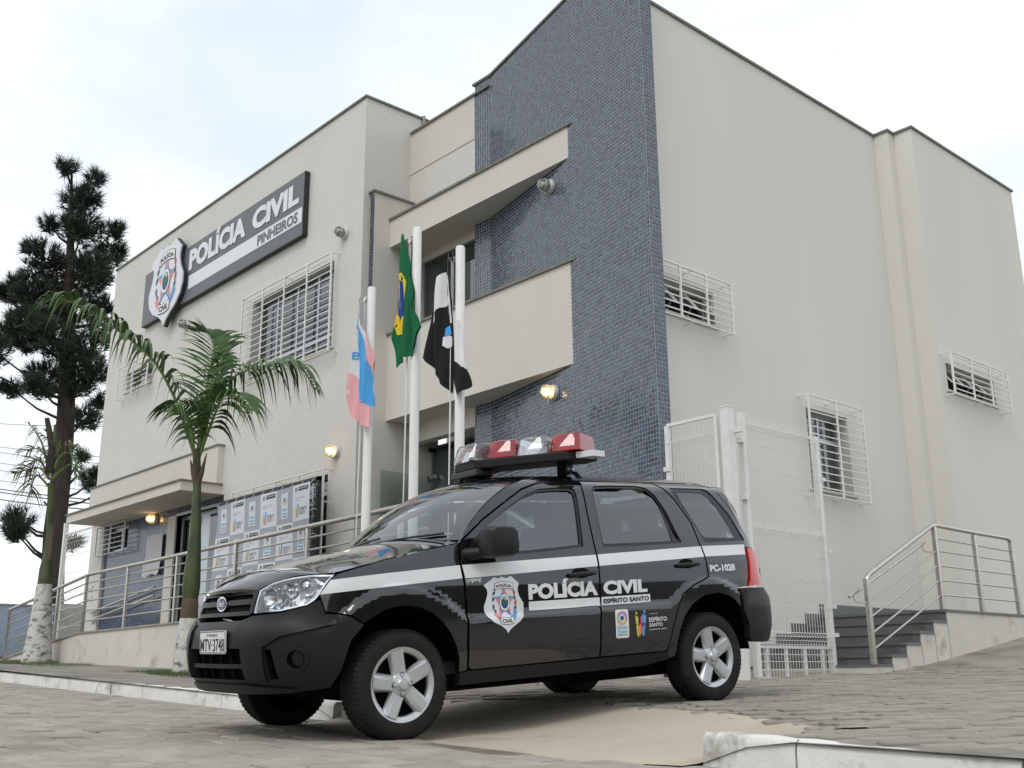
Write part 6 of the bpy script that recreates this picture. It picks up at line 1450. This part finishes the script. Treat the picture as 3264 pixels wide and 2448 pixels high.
# ---- grass
V = []; F = []; rg = random.Random(9)
def tuft(x, y, n, r, h):
    for i in range(n):
        a = rg.uniform(0, 6.28); d = r*rg.random()**.6; px, py = x+d*math.cos(a)*1.6, y+d*math.sin(a)*.7; z = ground(px, py)
        l = h*rg.uniform(.4, 1); b = rg.uniform(0, 6.28); w = .006; k = len(V)
        V.extend([(px-w, py, z-.01), (px+w, py, z-.01), (px+l*.4*math.cos(b), py+l*.4*math.sin(b), z+l)]); F.append((k, k+1, k+2))
for x, y, n, r, h in ((-13.0, 6.05, 1500, .42, .07), (-12.2, 5.9, 700, .45, .05), (-19.9, 6.5, 1500, .6, .08), (-18.3, 6.45, 900, .7, .05), (-21.8, 6.7, 700, .6, .05), (-13.9, 6.1, 500, .4, .04)): tuft(x, y, n, r, h)
tag(mesh_obj('grass', V, F, M['grass']), 'short green grass round the palm bases', 'grass', kind='stuff')
# ---- cables, pole and house far at the left
WR = [((-75.07, 21.06, 16.67), (-55.24, 20.73, 12.99)), ((-74.95, 21.19, 15.08), (-55.14, 20.84, 11.35)), ((-74.92, 21.23, 14.7), (-55.12, 20.87, 10.99)), ((-74.86, 21.29, 13.98), (-55.09, 20.9, 10.45)), ((-74.82, 21.33, 13.48), (-55.06, 20.93, 10.08)), ((-74.77, 21.39, 12.8), (-55.03, 20.96, 9.55)), ((-74.72, 21.44, 12.24), (-55.0, 21.0, 9.04)), ((-74.71, 21.46, 12.03), (-54.99, 21.01, 8.85)), ((-74.67, 21.5, 11.54), (-54.97, 21.03, 8.53))]
WL = ['topmost power cable crossing the sky behind the pine', 'second power cable from the top behind the pine', 'third power cable from the top behind the pine', 'fourth power cable from the top behind the pine', 'fifth power cable from the top behind the pine', 'sixth power cable from the top behind the pine', 'seventh power cable from the top, one of the thick lower ones', 'eighth power cable from the top, one of the thick lower ones', 'lowest of the thick power cables behind the pine']
for i, (a, b) in enumerate(WR):
    a, b = Vector(a), Vector(b); d = b-a; P = []
    for t in np.linspace(-.6, 2.2, 15):
        q = a+d*t; P.append(q+Vector((0, 0, -.35*math.sin(math.pi*min(1, max(0, (t+.6)/2.8))))) if True else q)
    # keep the line through its two seen points
    P = [p+Vector((0, 0, .30)) for p in P]
    tag(MB().tube(P, .035 if i > 5 else .018, 5, False).build('power_cable', M['black_metal'], None), WL[i], 'cable', 'power cables at left')
up = thing('utility_pole', 'far utility pole with a crossarm beyond the boundary wall', 'pole', (-61.6, 21.1, -1))
MB().tube([(-61.6, 21.1, -1), (-61.7, 21.0, 5.55)], [.14, .10], 8).build('shaft', M['black_metal'], up); MB().box(-62.5, -61.5, 20.9, 21.05, 5.33, 5.45).build('crossarm', M['black_metal'], up)
for x in (-62.4, -62.0, -61.6): MB().tube([(x, 20.97, 5.45), (x, 20.97, 5.65)], .05, 6).build('insulator', M['black_metal'], up)
M['rooftile'] = mat('orange_roof_tiles', (.42, .17, .07), .85, var=.3, vscale=3); M['far_wall'] = mat('far_house_wall', (.45, .30, .2), .9)
hs = thing('far_house', 'small house with an orange tiled roof beyond the blue wall', 'house', (-53.5, 17.5, 0))
MB().box(-57, -51.5, 15.6, 20, -1, 3.15).build('wall', M['far_wall'], hs); MB().prism([(-57.4, 3.1), (-51.3, 3.1), (-53.0, 3.50), (-55.8, 3.50)], 15.3, 20.3, 'y').build('roof', M['rooftile'], hs)
# ---- wooded bank on the far side of the street (behind the viewpoint; it is what the car mirrors)
M['bank'] = mat('wooded_bank', (.045, .06, .03), .95, var=.5, vscale=1.2, bump=.6, bscale=6)
rb2 = random.Random(3); V = []; F = []; nx = 90
for i in range(nx+1):
    x = -70+140*i/nx; h = 2.6+1.0*math.sin(i*.7)+rb2.uniform(-.5, .8)
    for y, z in ((-13.5, -1.4), (-14.5, h*.45), (-16+rb2.uniform(-.5, .5), h*.85), (-18, h), (-30, h*.9)): V.append((x, y, z))
for i in range(nx):
    for j in range(4): F.append((i*5+j, (i+1)*5+j, (i+1)*5+j+1, i*5+j+1))
tag(mesh_obj('hills', V, F, M['bank'], smooth=True), kind='structure')
V = []; F = []; nx = 40
for i in range(nx+1):
    y = -30+70*i/nx; h = 2.4+.8*math.sin(i*.9)+rb2.uniform(-.4, .7)
    for x, z in ((22, -1.4), (23, h*.5), (25, h), (40, h)): V.append((x, y, z))
for i in range(nx):
    for j in range(3): F.append((i*4+j, i*4+j+1, (i+1)*4+j+1, (i+1)*4+j))
tag(mesh_obj('hills', V, F, M['bank'], smooth=True), kind='structure')
